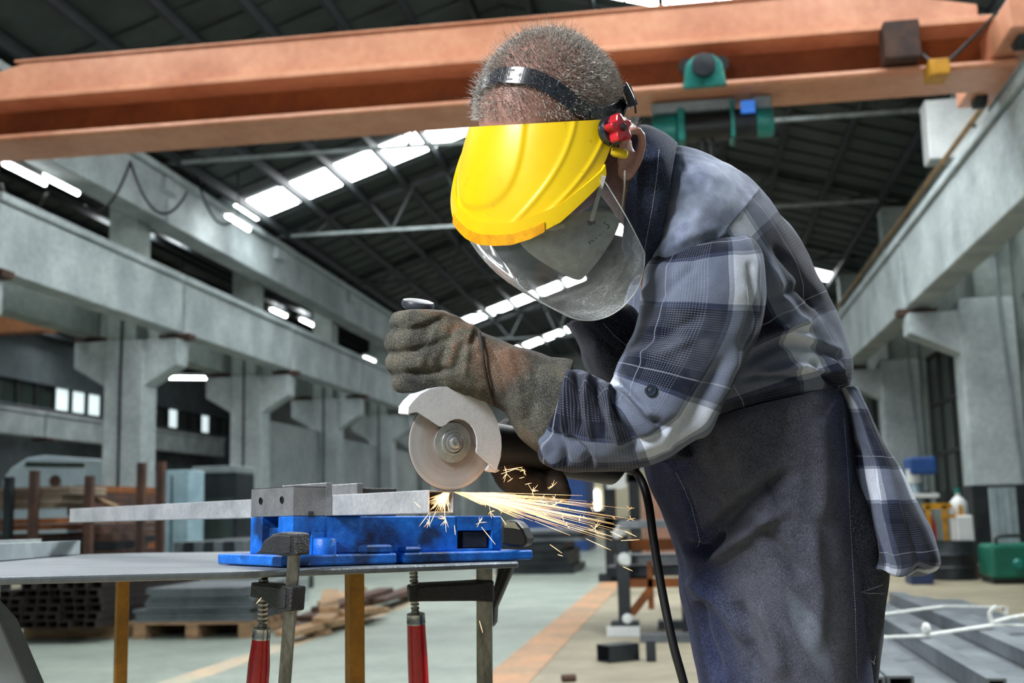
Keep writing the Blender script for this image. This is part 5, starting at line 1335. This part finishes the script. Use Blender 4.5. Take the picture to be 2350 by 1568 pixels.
tv, tf, _ = loft_px([(1690, 930, 1900, 925, 1.71, .16), (1660, 1080, 1945, 1080, 1.71, .17), (1690, 1230, 2020, 1230, 1.68, .14), (1700, 1320, 2031, 1320, 1.665, .115), (1705, 1420, 2023, 1420, 1.66, .105), (1715, 1568, 2003, 1568, 1.66, .10), (1740, 1800, 1985, 1800, 1.66, .095), (1770, 2150, 1975, 2150, 1.68, .085), (1790, 2440, 1960, 2440, 1.70, .08)], 8, 64)
jn.add(tv, tf)
tv, tf, _ = loft_px([(1660, 1000, 1900, 1000, 1.78, .14), (1650, 1250, 1930, 1250, 1.84, .11), (1670, 1568, 1920, 1568, 1.86, .10), (1700, 1800, 1910, 1800, 1.87, .09), (1730, 2280, 1890, 2280, 1.89, .08)], 8, 64)
jn.add(tv, tf)
jeans = jn.build('trousers', M_jeans, body, True)
sculpt(jeans, [([(1965, 1410), (1990, 1440), (2008, 1500)], 10, .006), ([(1970, 1560), (1990, 1500), (2010, 1480)], 8, -.006)], .004, 16, (1, 1, .6), 7)
stitch('trouser_stitching', jeans, [(1962, 1362), (1990, 1355), (2026, 1342)], M_thread, jeans, 5, 3.2, .0003)
stitch('trouser_stitching', jeans, [(1962, 1355), (1990, 1362), (2026, 1362)], M_thread, jeans, 5, 3.2, .0003)
stitch('pocket_edge', jeans, [(1972, 1492), (1990, 1506), (2004, 1522), (2008, 1505)], M_thread, jeans, 3, 3.2, .0006)
for _h, _k, an in LEGS:
    an = V((an.x, an.y, 0)); fw = V((-.97, -.24, 0)); sd = V((.24, -.97, 0))
    b_ = MB(); secs_ = [(-.07, .035, .05), (-.06, .042, .10), (-.02, .046, .13), (.05, .047, .10), (.12, .050, .07), (.17, .046, .055), (.20, .03, .04)]
    vs_ = []
    for x, w, h in secs_:
        for k in range(16):
            a = 2 * PI * k / 16; vs_.append(an + fw * x + sd * (w * math.cos(a)) + V((0, 0, h / 2 + .006 + h / 2 * math.sin(a))))
    b_.add(vs_, [(i * 16 + k, i * 16 + (k + 1) % 16, (i + 1) * 16 + (k + 1) % 16, (i + 1) * 16 + k) for i in range(6) for k in range(16)] + [tuple(range(15, -1, -1)), tuple(96 + k for k in range(16))])
    bt_ = b_.build('boot', M_leather_d, body, True)
    MB().prism([an + fw * x + sd * y + V((0, 0, .001)) for x, y in ((-.075, -.04), (-.075, .04), (.1, .054), (.18, .045), (.21, 0), (.18, -.045), (.1, -.054))], V((0, 0, .02))).build('sole', M_rub, bt_, bevel=.004)

# ---------------------------------------------------------------- gloves
gl = MB()
tv, tf, _ = loft_px([(1104, 758, 1134, 930, 1.555, .046), (1060, 732, 1072, 912, 1.557, .046), (1010, 712, 1012, 905, 1.56, .044), (960, 712, 958, 898, 1.562, .040), (930, 728, 926, 885, 1.565, .034), (918, 750, 914, 868, 1.567, .02)], 8, 40)
gl.add(tv, tf)
for y, xl, r, sh in ((737, 921, .0150, 0), (784, 908, .0158, 6), (832, 911, .0155, 2), (876, 921, .0140, -6)):
    limb(gl, [P(1010, y + 2, 1.540), P(955, y, 1.533), P(xl + 8, y + 1, 1.545), P(xl, y + 3, 1.572), P(xl + 16, y + 4, 1.602), P(975 + sh, y + 4, 1.612)], [r, r * 1.02, r, r * .98, r * .95, r * .9], 18)
limb(gl, [P(1080, 790, 1.59), P(1020, 765, 1.615), P(965, 752, 1.632), P(930, 748, 1.635)], [.021, .019, .017, .014], 18)
lg = gl.build('work_glove', M_leather, body, True)
remesh(lg, .0028, 4)
sculpt(lg, [([(1095, 775), (1060, 800), (1040, 860)], 9, -.004), ([(1010, 730), (985, 790), (960, 850)], 10, .003), ([(1050, 740), (1020, 800), (1000, 870)], 10, -.004), ([(1085, 740), (1072, 800), (1066, 870)], 8, .004), ([(940, 760), (985, 745), (1030, 722)], 7, -.005),
            ([(930, 810), (985, 795), (1040, 770)], 7, -.004), ([(925, 860), (980, 855), (1040, 850)], 8, -.005)], .0022, 45, seed=3)
clothing(lg, 'dark speckled leather gauntlet glove gripping the side handle')
cuffv = [(1096, 757, 1128, 932, 1.553, .050), (1104, 762, 1136, 934, 1.553, .052), (1150, 782, 1162, 952, 1.545, .055), (1200, 800, 1180, 978, 1.535, .060), (1260, 816, 1205, 1010, 1.528, .066), (1312, 826, 1234, 1036, 1.522, .070), (1310, 829, 1236, 1033, 1.522, .068), (1270, 824, 1216, 1008, 1.528, .062), (1220, 815, 1196, 978, 1.535, .056)]
cf = cloth('cuff', cuffv, M_leather, lg, [([(1130, 790), (1150, 850), (1160, 930)], 9, -.005), ([(1160, 800), (1190, 880), (1200, 960)], 10, .005), ([(1230, 830), (1230, 900), (1210, 980)], 10, -.004)], .003, 26, seed=13, nspan=8, seg=96, closeA=False, closeB=False)
MB().tube([p + V((0, 0, 0)) for p in [P(x, y, D) for x, y, D in catmull([(1100, 762, 1.52), (1106, 800, 1.500), (1112, 845, 1.497), (1122, 890, 1.505), (1132, 930, 1.53)], 6)]], .0022, 8).build('wrist_seam', M_leather_d, cf, True)
# right glove around the motor body
gl = MB()
limb(gl, [P(1300, 1030, 1.735), P(1240, 1035, 1.70), P(1190, 1040, 1.69)], [.040, .042, .040], 22)
limb(gl, [P(1175, 1000, 1.67), P(1160, 1050, 1.64), P(1172, 1092, 1.632), P(1212, 1110, 1.636), P(1236, 1110, 1.645)], [.024, .025, .023, .0215, .018], 18)
limb(gl, [P(1205, 1030, 1.72), P(1178, 1085, 1.685), P(1205, 1116, 1.67), P(1230, 1118, 1.665)], [.024, .022, .020, .017], 18)
limb(gl, [P(1246, 1075, 1.70), P(1258, 1102, 1.665), P(1278, 1114, 1.645), P(1293, 1131, 1.642)], [.022, .0205, .0185, .0125], 18)
limb(gl, [P(1250, 1050, 1.72), P(1240, 1100, 1.69), P(1262, 1124, 1.672)], [.022, .020, .015], 18)
limb(gl, [P(1185, 985, 1.70), P(1152, 1005, 1.675), P(1146, 1045, 1.655)], [.021, .019, .016], 18)
rg = gl.build('work_glove', M_leather_d, body, True)
remesh(rg, .0024, 1); sculpt(rg, [], .002, 45, seed=8)
clothing(rg, 'dark brown leather glove holding the grinder body from behind')
cloth('cuff', [(1280, 1000, 1270, 1070, 1.72, .04), (1330, 930, 1300, 1075, 1.74, .05), (1370, 860, 1340, 1085, 1.76, .062), (1398, 834, 1400, 1080, 1.775, .075), (1440, 838, 1440, 1070, 1.785, .08), (1438, 846, 1438, 1062, 1.785, .072)], M_leather, rg, (), .003, 24, seed=14, nspan=8, seg=72, closeB=False)

# ---------------------------------------------------------------- hair, stubble
random.seed(33)
M_hair = NT('grey_hair'); _c = M_hair.coord('Object'); _f = M_hair.noise(_c, 420, 2)
M_hair.set(base_color=M_hair.ramp(_f, [(.34, hx('#4d4643')), (.44, hx('#9a948e')), (.54, hx('#e6e2dc'))]), roughness=.45)
EAR = P(1428, 352, 1.452) + vv(.01, 0, .01)
def hair(n, zone, lmin, lmax, rad, name, lean):
    vs, fs = [], []; tries = 0
    while len(fs) < n * 4 and tries < n * 14:
        tries += 1
        d = V((random.gauss(0, 1), random.gauss(0, 1), random.gauss(0, 1))).normalized()
        o = hC + (hl * 0 + hu * -.03 * 0)
        hit = BV.ray_cast(o + d * .25, -d)
        if hit[0] is None: continue
        q = hit[0] - hC; lc = V((q.dot(hl), q.dot(hu), q.dot(hf)))
        z = zone(lc)
        if random.random() > z: continue
        nn = hit[1]
        xq, yq, _ = pix(hit[0])
        if (yq > 272 and 1080 < xq < 1400) or (hit[0] - EAR).length < .036: continue
        L = random.uniform(lmin, lmax) * (1.6 if random.random() < .05 else 1)
        dr = (nn + lean(lc) + V((random.gauss(0, .28), random.gauss(0, .28), random.gauss(0, .28)))).normalized()
        mid = hit[0] + dr * L * .55; tip = mid + (dr + lean(lc) * .6 - nn * .15 + V((random.gauss(0, .2), random.gauss(0, .2), random.gauss(0, .2)))).normalized() * L * .5
        sd = dr.cross(tq).normalized() * rad; sd2 = dr.cross(sd).normalized() * rad
        k = len(vs); b = hit[0] - nn * .001
        vs += [b + sd, b - sd, mid + sd * .8, mid - sd * .8, tip, b + sd2, b - sd2, mid + sd2 * .8, mid - sd2 * .8]
        fs += [(k, k + 1, k + 3, k + 2), (k + 2, k + 3, k + 4), (k + 5, k + 6, k + 8, k + 7), (k + 7, k + 8, k + 4)]
    o = mesh_obj(name, vs, fs, M_hair.m, body, True); o['kind'] = 'stuff'
    return o
def scalp(c):
    l, u, f = c
    if u < -.075 and f > -.03: return 0
    if f > .075 and u < .055: return 0
    if abs(l) > .06 and u < .0 and f > -.045: return 0
    z = 1.0
    if u > .07 and f > -.01: z = .6                      # thin on top
    if u < -.03 and f > -.01: z *= .3
    return z
hair(17000, scalp, .006, .012, .00027, 'hair', lambda c: hf * .3 + hu * .1)
def crown(c):
    l, u, f = c
    return .9 if (u > .03 and f < .02 and l < .04) else 0
hair(900, crown, .012, .024, .00022, 'long_hair', lambda c: -hf * .1 + hu * .3)
def jaw(c):
    l, u, f = c
    return .9 if (u < -.05 and f > -.035 and abs(l) > .03) else 0
hair(1700, jaw, .003, .006, .00018, 'stubble', lambda c: -hu * .6)
# ================================================================ FACE SHIELD, RESPIRATOR, EAR PLUG
M_vyel = NT('visor_yellow'); _c = M_vyel.coord('Object'); _f = M_vyel.noise(_c, 90, 4); _g = M_vyel.noise(_c, 9, 3)
_col = M_vyel.ramp(_g, [(.3, hx('#dfc012')), (.7, hx('#d3ac0b'))])
_col = M_vyel.mix(M_vyel.math('MULTIPLY', M_vyel.ramp(_f, [(.66, 0.0), (.74, 1.0)]), .35), _col, hx('#8f6c0a'))
M_vyel.set(base_color=_col, roughness=.28); M_vyel.b.inputs['Specular IOR Level'].default_value = .6
M_vyel = M_vyel.m
M_vgold = pmat('visor_rim_amber', hx('#e0a010'), hx('#b87a0c'), 40, .35)
M_blk = pmat('headgear_black', hx('#20262e'), hx('#161b22'), 30, .22, spec=.7)
fs_root = thing('face_shield', 'yellow browguard face shield with scratched clear visor worn by the worker', 'face shield', hC)
gO_ = P(1265, 281, 1.51); SCL = FPX / 1.51
tg = -(gO_ - CAM).normalized(); rg_ = (VR - tg * VR.dot(tg)).normalized(); ug = tg.cross(rg_)
def interp(x, tab):
    for (x0, y0), (x1, y1) in zip(tab[:-1], tab[1:]):
        if x <= x1: return y0 + (y1 - y0) * max(0, (x - x0)) / (x1 - x0)
    return tab[-1][1]
HT = [(0, .1415), (10, .1405), (20, .134), (35, .1175), (46, .097), (60, .072), (68, .044), (76, .024), (90, .020)]
def gpt(al, t, off=0.0):
    """point on the guard: al angle from the viewer (deg, + = photo left), t 0 top .. 1 bottom"""
    h = interp(abs(al - 30), HT); a = math.radians(al)
    R0, R1 = .1045, .1305
    ft = t * h / .1415
    R = R0 + (R1 - R0) * (1 - (1 - min(1, ft)) ** 1.7) + off
    x = -math.sin(a) * R
    return gO_ + rg_ * x + tg * math.cos(a) * R + ug * (-h * t + x * .055)
def guard_shell(t0, t1, o0, o1, a0, a1, name, mat, nt=24, na=90, bump=None, parent=None):
    vs, fs = [], []
    for s in (0, 1):
        for i in range(nt + 1):
            t = t0 + (t1 - t0) * i / nt
            for k in range(na + 1):
                al = a0 + (a1 - a0) * k / na
                of = (o0, o1)[s] + (bump(al, t) if bump else 0)
                vs.append(gpt(al, t, of))
    w = na + 1; N = (nt + 1) * w
    for s in (0, 1):
        for i in range(nt):
            for k in range(na):
                a, b = s * N + i * w + k, s * N + (i + 1) * w + k
                fs.append((a, a + 1, b + 1, b) if s else (a, b, b + 1, a + 1))
    for k in range(na):
        fs += [(k, k + 1, N + k + 1, N + k), (nt * w + k, N + nt * w + k, N + nt * w + k + 1, nt * w + k + 1)]
    for i in range(nt):
        fs += [(i * w, N + i * w, N + (i + 1) * w, (i + 1) * w), (i * w + na, (i + 1) * w + na, N + (i + 1) * w + na, N + i * w + na)]
    I = fs_root.matrix_basis.inverted()
    o = mesh_obj(name, [I @ v for v in vs], fs, mat, parent or fs_root)
    fix_normals(o); auto_smooth(o, .9); return o
def emboss(al, t):
    h = interp(abs(al - 30), HT) * t
    b = 0.0
    # raised U panel in the middle of the forehead, and two swept ribs on each side
    x = (al - 46) / 29.0; y = h / .098
    d = (abs(x) ** 2.6 + max(0, y) ** 2.6) ** (1 / 2.6)
    b += .0026 * (1 / (1 + math.exp((d - 1) * 60)))
    for ce in (-15.6 + 150 * h + 1350 * h * h, -41.5 + 300 * h + 1000 * h * h, 60 + 15.6 - 150 * h - 1350 * h * h + 16):
        b += .0015 * math.exp(-((al - ce) / 1.7) ** 2)
    return b
gs = guard_shell(0, .84, -.002, .0, -47, 106, 'brow_guard', M_vyel, 48, 150, emboss)
rim = guard_shell(.82, 1.0, .0005, .0048, -32, 104, 'guard_rim', M_vyel, 8, 110, None, gs)
guard_shell(.92, 1.012, .0046, .0062, 3, 66, 'rim_clip', M_vgold, 5, 60, None, rim)
# clear visor
def clear_mat():
    n = NT('scratched_clear_plastic'); n.t.nodes.remove(n.b)
    c = n.n('TexCoord'); s = n.n('SeparateXYZ'); n.l(c.outputs['UV'], s.inputs[0])
    def scr(rot, sc, st, lo):
        m = n.n('Mapping'); m.inputs['Rotation'].default_value = (0, 0, rot); m.inputs['Scale'].default_value = (st, 1, 1); n.l(c.outputs['UV'], m.inputs[0])
        v = n.n('TexVoronoi', feature='DISTANCE_TO_EDGE'); v.inputs['Scale'].default_value = sc; n.l(m.outputs[0], v.inputs['Vector'])
        return n.ramp(v.outputs['Distance'], [(0.0, 1.0), (lo, 0.0)])
    zone = n.noise(c.outputs['UV'], 3.2, 4); fine = n.noise(c.outputs['UV'], 90, 3)
    zr = n.ramp(zone, [(.42, .10), (.62, 1.0)])
    sc_ = n.math('MAXIMUM', n.math('MAXIMUM', scr(.5, 17, .35, .022), scr(-.7, 21, .3, .02)), scr(1.2, 13, .4, .018))
    lowz = n.math('MAXIMUM', n.ramp(n.math('MULTIPLY', s.outputs[0], .77), [(.42, 0.0), (.70, .9)]), n.ramp(s.outputs[1], [(.50, 0.0), (.85, 1.0)]))
    haze = n.math('MULTIPLY', n.math('MULTIPLY', zr, lowz), n.ramp(fine, [(.38, .12), (.62, .75)]))
    msk = n.math('MULTIPLY_ADD', n.math('MULTIPLY', sc_, n.math('MULTIPLY', zr, lowz)), .55, n.math('MULTIPLY_ADD', n.math('ADD', haze, n.math('MULTIPLY', lowz, .26)), .85, .035), clamp=True)
    tr = n.n('BsdfTransparent'); tr.inputs[0].default_value = (.93, .96, .97, 1)
    gl = n.n('BsdfGlossy'); gl.inputs['Roughness'].default_value = .06
    df = n.n('BsdfTranslucent'); df.inputs[0].default_value = (.88, .94, .98, 1)
    df2 = n.n('BsdfDiffuse'); df2.inputs[0].default_value = (.88, .94, .98, 1)
    ad = n.n('MixShader'); ad.inputs[0].default_value = .5; n.l(df.outputs[0], ad.inputs[1]); n.l(df2.outputs[0], ad.inputs[2])
    fr = n.n('Fresnel'); fr.inputs[0].default_value = 1.5
    m1 = n.n('MixShader'); n.l(n.math('MULTIPLY', fr.outputs[0], 1.0, clamp=True), m1.inputs[0]); n.l(tr.outputs[0], m1.inputs[1]); n.l(gl.outputs[0], m1.inputs[2])
    m2 = n.n('MixShader'); n.l(msk, m2.inputs[0]); n.l(m1.outputs[0], m2.inputs[1]); n.l(ad.outputs[0], m2.inputs[2])
    n.l(m2.outputs[0], n.out.inputs[0]); return n.m
M_clear = clear_mat()
END = [(-30, 1480, 582), (-18, 1478, 622), (-5, 1462, 668), (8, 1432, 704), (20, 1400, 726), (32, 1362, 737), (45, 1318, 734), (58, 1270, 710), (72, 1225, 682), (86, 1190, 655), (100, 1185, 640)]
def endpt(al):
    x = interp(al, [(a, b) for a, b, c in END]); y = interp(al, [(a, c) for a, b, c in END])
    return P(x, y, 1.545 - .115 * math.cos(math.radians(al - 4)))
vs, fs, uv = [], [], []; na, nt = 90, 30
sm = [tuple(endpt(-30 + 130 * k / na)) for k in range(na + 1)]
for _ in range(14): sm = [sm[0]] + [tuple((sm[i - 1][j] + 2 * sm[i][j] + sm[i + 1][j]) / 4 for j in range(3)) for i in range(1, na)] + [sm[-1]]
for k in range(na + 1):
    al = -30 + 130 * k / na; a = gpt(al, .96, .0015); b = V(sm[k])
    ctr = (a + b) / 2; outw = (ctr - (gO_ + (P(1400, 640, 1.56) - gO_) * .5)); outw = outw.normalized()
    for i in range(nt + 1):
        t = i / nt
        vs.append(a.lerp(b, t) + outw * .016 * math.sin(PI * t) * (1 if al > -20 else .4)); uv.append((k / na * 1.3, t))
w = nt + 1
fs = [(k * w + i, (k + 1) * w + i, (k + 1) * w + i + 1, k * w + i + 1) for k in range(na) for i in range(nt)]
I = fs_root.matrix_basis.inverted()
vis = mesh_obj('clear_visor', [I @ v for v in vs], fs, M_clear, fs_root, True, uv)
edge = [I @ vs[k * w + nt] for k in range(na + 1)]; e2 = [I @ vs[i] for i in range(nt + 1)]
M_edge = NT('visor_edge'); M_edge.set(base_color=(.75, .8, .82), roughness=.15, alpha=.75); M_edge = M_edge.m
MB().tube(edge, .0007, 6).build('visor_edge', M_edge, vis, True); MB().tube(e2, .0007, 6).build('visor_edge', M_edge, vis, True)
# head straps: ribbons following the skull
def ribbon(name, pts, widths, lift, th, mat, parent, wdir=None):
    """pts: photo points on the head; ribbon projected on the skull"""
    S_ = catmull([(x, y, w) for (x, y), w in zip(pts, widths)], 8); C_ = []
    for x, y, wd in S_:
        d = ray(x, y).normalized(); hit = BV.ray_cast(CAM, d)
        if hit[0] is None or (hit[0] - hC).length > .16:
            p = CAM + d * ((hC - CAM).dot(d)); nn = (p - hC).normalized()
        else: p, nn = hit[0], hit[1]
        C_.append([p, nn, wd])
    for _ in range(6):
        for i in range(1, len(C_) - 1):
            C_[i][0] = (C_[i - 1][0] + C_[i][0] * 2 + C_[i + 1][0]) / 4; C_[i][1] = (C_[i - 1][1] + C_[i][1] + C_[i + 1][1]).normalized()
    vs, fs = [], []; n = len(C_)
    for i, (p, nn, wd) in enumerate(C_):
        t = (C_[min(i + 1, n - 1)][0] - C_[max(i - 1, 0)][0]).normalized(); s = nn.cross(t).normalized(); nn2 = t.cross(s)
        if nn2.dot(nn) < 0: nn2 = -nn2
        p = p + nn2 * lift; hw = wd / SCL / 2
        vs += [p - s * hw, p + s * hw, p + s * hw + nn2 * th, p - s * hw + nn2 * th]
    fs = [(i * 4 + j, i * 4 + (j + 1) % 4, i * 4 + 4 + (j + 1) % 4, i * 4 + 4 + j) for i in range(n - 1) for j in range(4)] + [(3, 2, 1, 0), tuple(4 * (n - 1) + j for j in range(4))]
    I = fs_root.matrix_basis.inverted(); o = mesh_obj(name, [I @ v for v in vs], fs, mat, parent); fix_normals(o)
    m = o.modifiers.new('b', 'BEVEL'); m.width = .0006; m.segments = 2
    return o, C_
st1, SC1 = ribbon('crown_strap', [(1088, 245), (1108, 210), (1134, 184), (1171, 177), (1212, 180), (1252, 195), (1289, 219), (1321, 245), (1352, 262), (1390, 268)], [30, 32, 35, 38, 38, 37, 36, 38, 44, 46], .0045, .0022, M_blk, fs_root)
for k in (14, 19, 24, 29, 34, 39, 44):
    p, nn, wd = SC1[k]; t = (SC1[k + 1][0] - SC1[k - 1][0]).normalized(); s = nn.cross(t).normalized()
    b0 = I @ (p + nn * .0064)
    MB().lathe([(.0019, 0), (.0019, .0006), (0, .0006)], 12, b0, nn).build('peg_hole', M_black, st1)
    for sg in (-1, 1):
        if k % 2 == 0: 
            q = b0 + s * sg * .006 + t * .004
            MB().bar(q - t * .004, q + t * .004, .0018, .0012, up=nn).build('slot', M_black, st1)
p, nn, wd = SC1[21]; t = (SC1[22][0] - SC1[20][0]).normalized(); s = nn.cross(t).normalized(); q = I @ (p + nn * .0066)
MB().bar(q - s * .0095, q + s * .0095, .004, .0022, up=nn).build('strap_tab', M_blk, st1, bevel=.0005)
ribbon('side_band', [(1345, 268), (1372, 262), (1400, 254), (1424, 250), (1440, 258)], [22, 30, 36, 50, 52], .0055, .0025, M_blk, fs_root)
ribbon('rear_band', [(1424, 196), (1434, 214), (1443, 236), (1446, 262)], [14, 20, 26, 30], .006, .0025, M_blk, fs_root)
MB(I).bar(P(1436, 196, 1.52), P(1454, 243, 1.52), .005, .012).build('rear_clip', M_blk, fs_root, bevel=.001)
# pivot knob
kc = P(1404, 301, 1.418); kn_ = (VR * .62 + VT * .75 + VU * .1).normalized()
pv = MB(I).lathe([(.0175, -.006), (.0182, 0), (.017, .004), (.008, .005)], 32, kc, kn_).build('pivot_plate', M_blk, fs_root, 'auto')
kx = kn_.orthogonal().normalized(); ky = kn_.cross(kx); kb = MB(I); prof = []
for k in range(60):
    a = 2 * PI * k / 60; r = .0148 + .0032 * math.cos(5 * a); prof.append(kc + kn_ * .004 + (kx * math.cos(a) + ky * math.sin(a)) * r)
kb.prism(prof, kn_ * .015)
kn_o = kb.build('knob', pmat('knob_red', hx('#b21d2c'), hx('#961523'), 30, .3, spec=.6), fs_root, bevel=.002)
MB(I).lathe([(.0045, .018), (.0045, .022), (.003, .0235), (0, .0235)], 14, kc, kn_).build('knob_bolt', M_black, kn_o, 'auto')
# ear plug
ep = P(1424, 352, 1.428); ed = (VR * -.9 + VT * .1 + VU * .18).normalized()
o = MB().lathe([(.0, -.001), (.0035, -.0008), (.0055, .001), (.0058, .006), (.0062, .016), (.004, .02)], 20, ep + ed * -.008, ed).build('ear_plug', pmat('foam_yellow', hx('#e6c414'), hx('#cda90f'), 60, .8), None, 'auto')
tag(o, 'yellow foam plug in the worker ear', 'ear plug')
# respirator
rs_ = thing('respirator', 'grey white folded respirator mask behind the clear visor', 'respirator', P(1320, 560, 1.45))
outl = catmull([(1195, 545), (1215, 525), (1265, 503), (1320, 490), (1370, 484), (1402, 488), (1420, 508), (1415, 530), (1398, 562), (1372, 600), (1345, 632), (1328, 643), (1300, 634), (1260, 612), (1220, 585), (1195, 560), (1195, 545)], 4)[:-1]
vs, fs = [], []; cx_, cy_ = 1315, 555; m = len(outl); SS = [1, .96, .85, .7, .5, .3, .12]
for s in SS:
    for x, y in outl:
        X, Y = cx_ + (x - cx_) * s, cy_ + (y - cy_) * s
        vs.append(P(X, Y, 1.462 - .030 * (1 - s ** 2) + (X - 1315) / 1700 * .04 - .010 * (1 - abs((Y - 555) + (X - 1315) * .45) / 90 if abs((Y - 555) + (X - 1315) * .45) < 90 else 0)))
vs.append(P(cx_, cy_, 1.462 - .04)); n_ = len(SS)
fs = [(i * m + k, i * m + (k + 1) % m, (i + 1) * m + (k + 1) % m, (i + 1) * m + k) for i in range(n_ - 1) for k in range(m)] + [((n_ - 1) * m + k, (n_ - 1) * m + (k + 1) % m, n_ * m) for k in range(m)]
back = [P(x, y, 1.475) for x, y in outl]; b0_i = len(vs); vs += back
fs += [(k, b0_i + k, b0_i + (k + 1) % m, (k + 1) % m) for k in range(m)] + [tuple(b0_i + k for k in range(m))]
I2 = rs_.matrix_basis.inverted()
M_mask = pmat('mask_fabric', hx('#9da09a'), hx('#868a85'), 60, .9, bump=.2, bscale=700)
mk = mesh_obj('shell', [I2 @ v for v in vs], fs, M_mask, rs_, True); fix_normals(mk)
mkbv = BVHTree.FromPolygons(vs, fs)
def on_mask(x, y, lift=.0008):
    h = mkbv.ray_cast(CAM, ray(x, y).normalized()); return (h[0] - ray(x, y).normalized() * lift) if h[0] is not None else P(x, y, 1.44)
MB(I2).prism([on_mask(x, y) for x, y in ((1228, 533), (1294, 514), (1297, 523), (1232, 543))], VT * .001).build('nose_clip', pmat('nose_clip_pale', hx('#c2c4bb'), hx('#a9aba3'), 50, .6), rs_)
MB(I2).prism([on_mask(x, y) for x, y in ((1347, 508), (1362, 503), (1367, 513), (1352, 518))], VT * .003).build('strap_staple', M_wframe, rs_)
MB(I2).bar(on_mask(1357, 508, .003), P(1386, 404, 1.405), .005, .0012, up=VT).build('strap', pmat('mask_strap', hx('#c9c9c2'), hx('#b0b0a9'), 60, .8), rs_)
MB(I2).tube([P(1434, 392, 1.44), P(1433, 430, 1.45), P(1424, 500, 1.46)], .0012, 6).build('strap', MATS['mask_strap'], rs_)
stitch('weld_line', mk, [(1200, 541), (1218, 531), (1266, 510), (1320, 497), (1370, 491), (1400, 495)], M_thread, mk, 5, 3, .0004) if False else None
cu = bpy.data.curves.new('kn95', 'FONT'); cu.body = 'KN95'; cu.size = .0135; cu.extrude = .0002; cu.align_x = 'CENTER'; cu.space_character = 1.25
to_ = bpy.data.objects.new('kn95', cu); COL.objects.link(to_)
me_ = bpy.data.meshes.new_from_object(to_.evaluated_get(bpy.context.evaluated_depsgraph_get())); bpy.data.objects.remove(to_)
tx_ = (on_mask(1391, 521) - on_mask(1360, 548)).normalized()
tn_ = (VT + VR * .15).normalized(); ty_ = tn_.cross(tx_).normalized(); tn_ = tx_.cross(ty_)
me_.materials.append(pmat('print_ink', hx('#2a2d2e'), hx('#202324'), 50, .8))
tob = bpy.data.objects.new('printed_mark', me_); COL.objects.link(tob); tob.parent = rs_
tob.matrix_basis = I2 @ frame(on_mask(1378, 541, .0012), tx_, ty_, tn_)
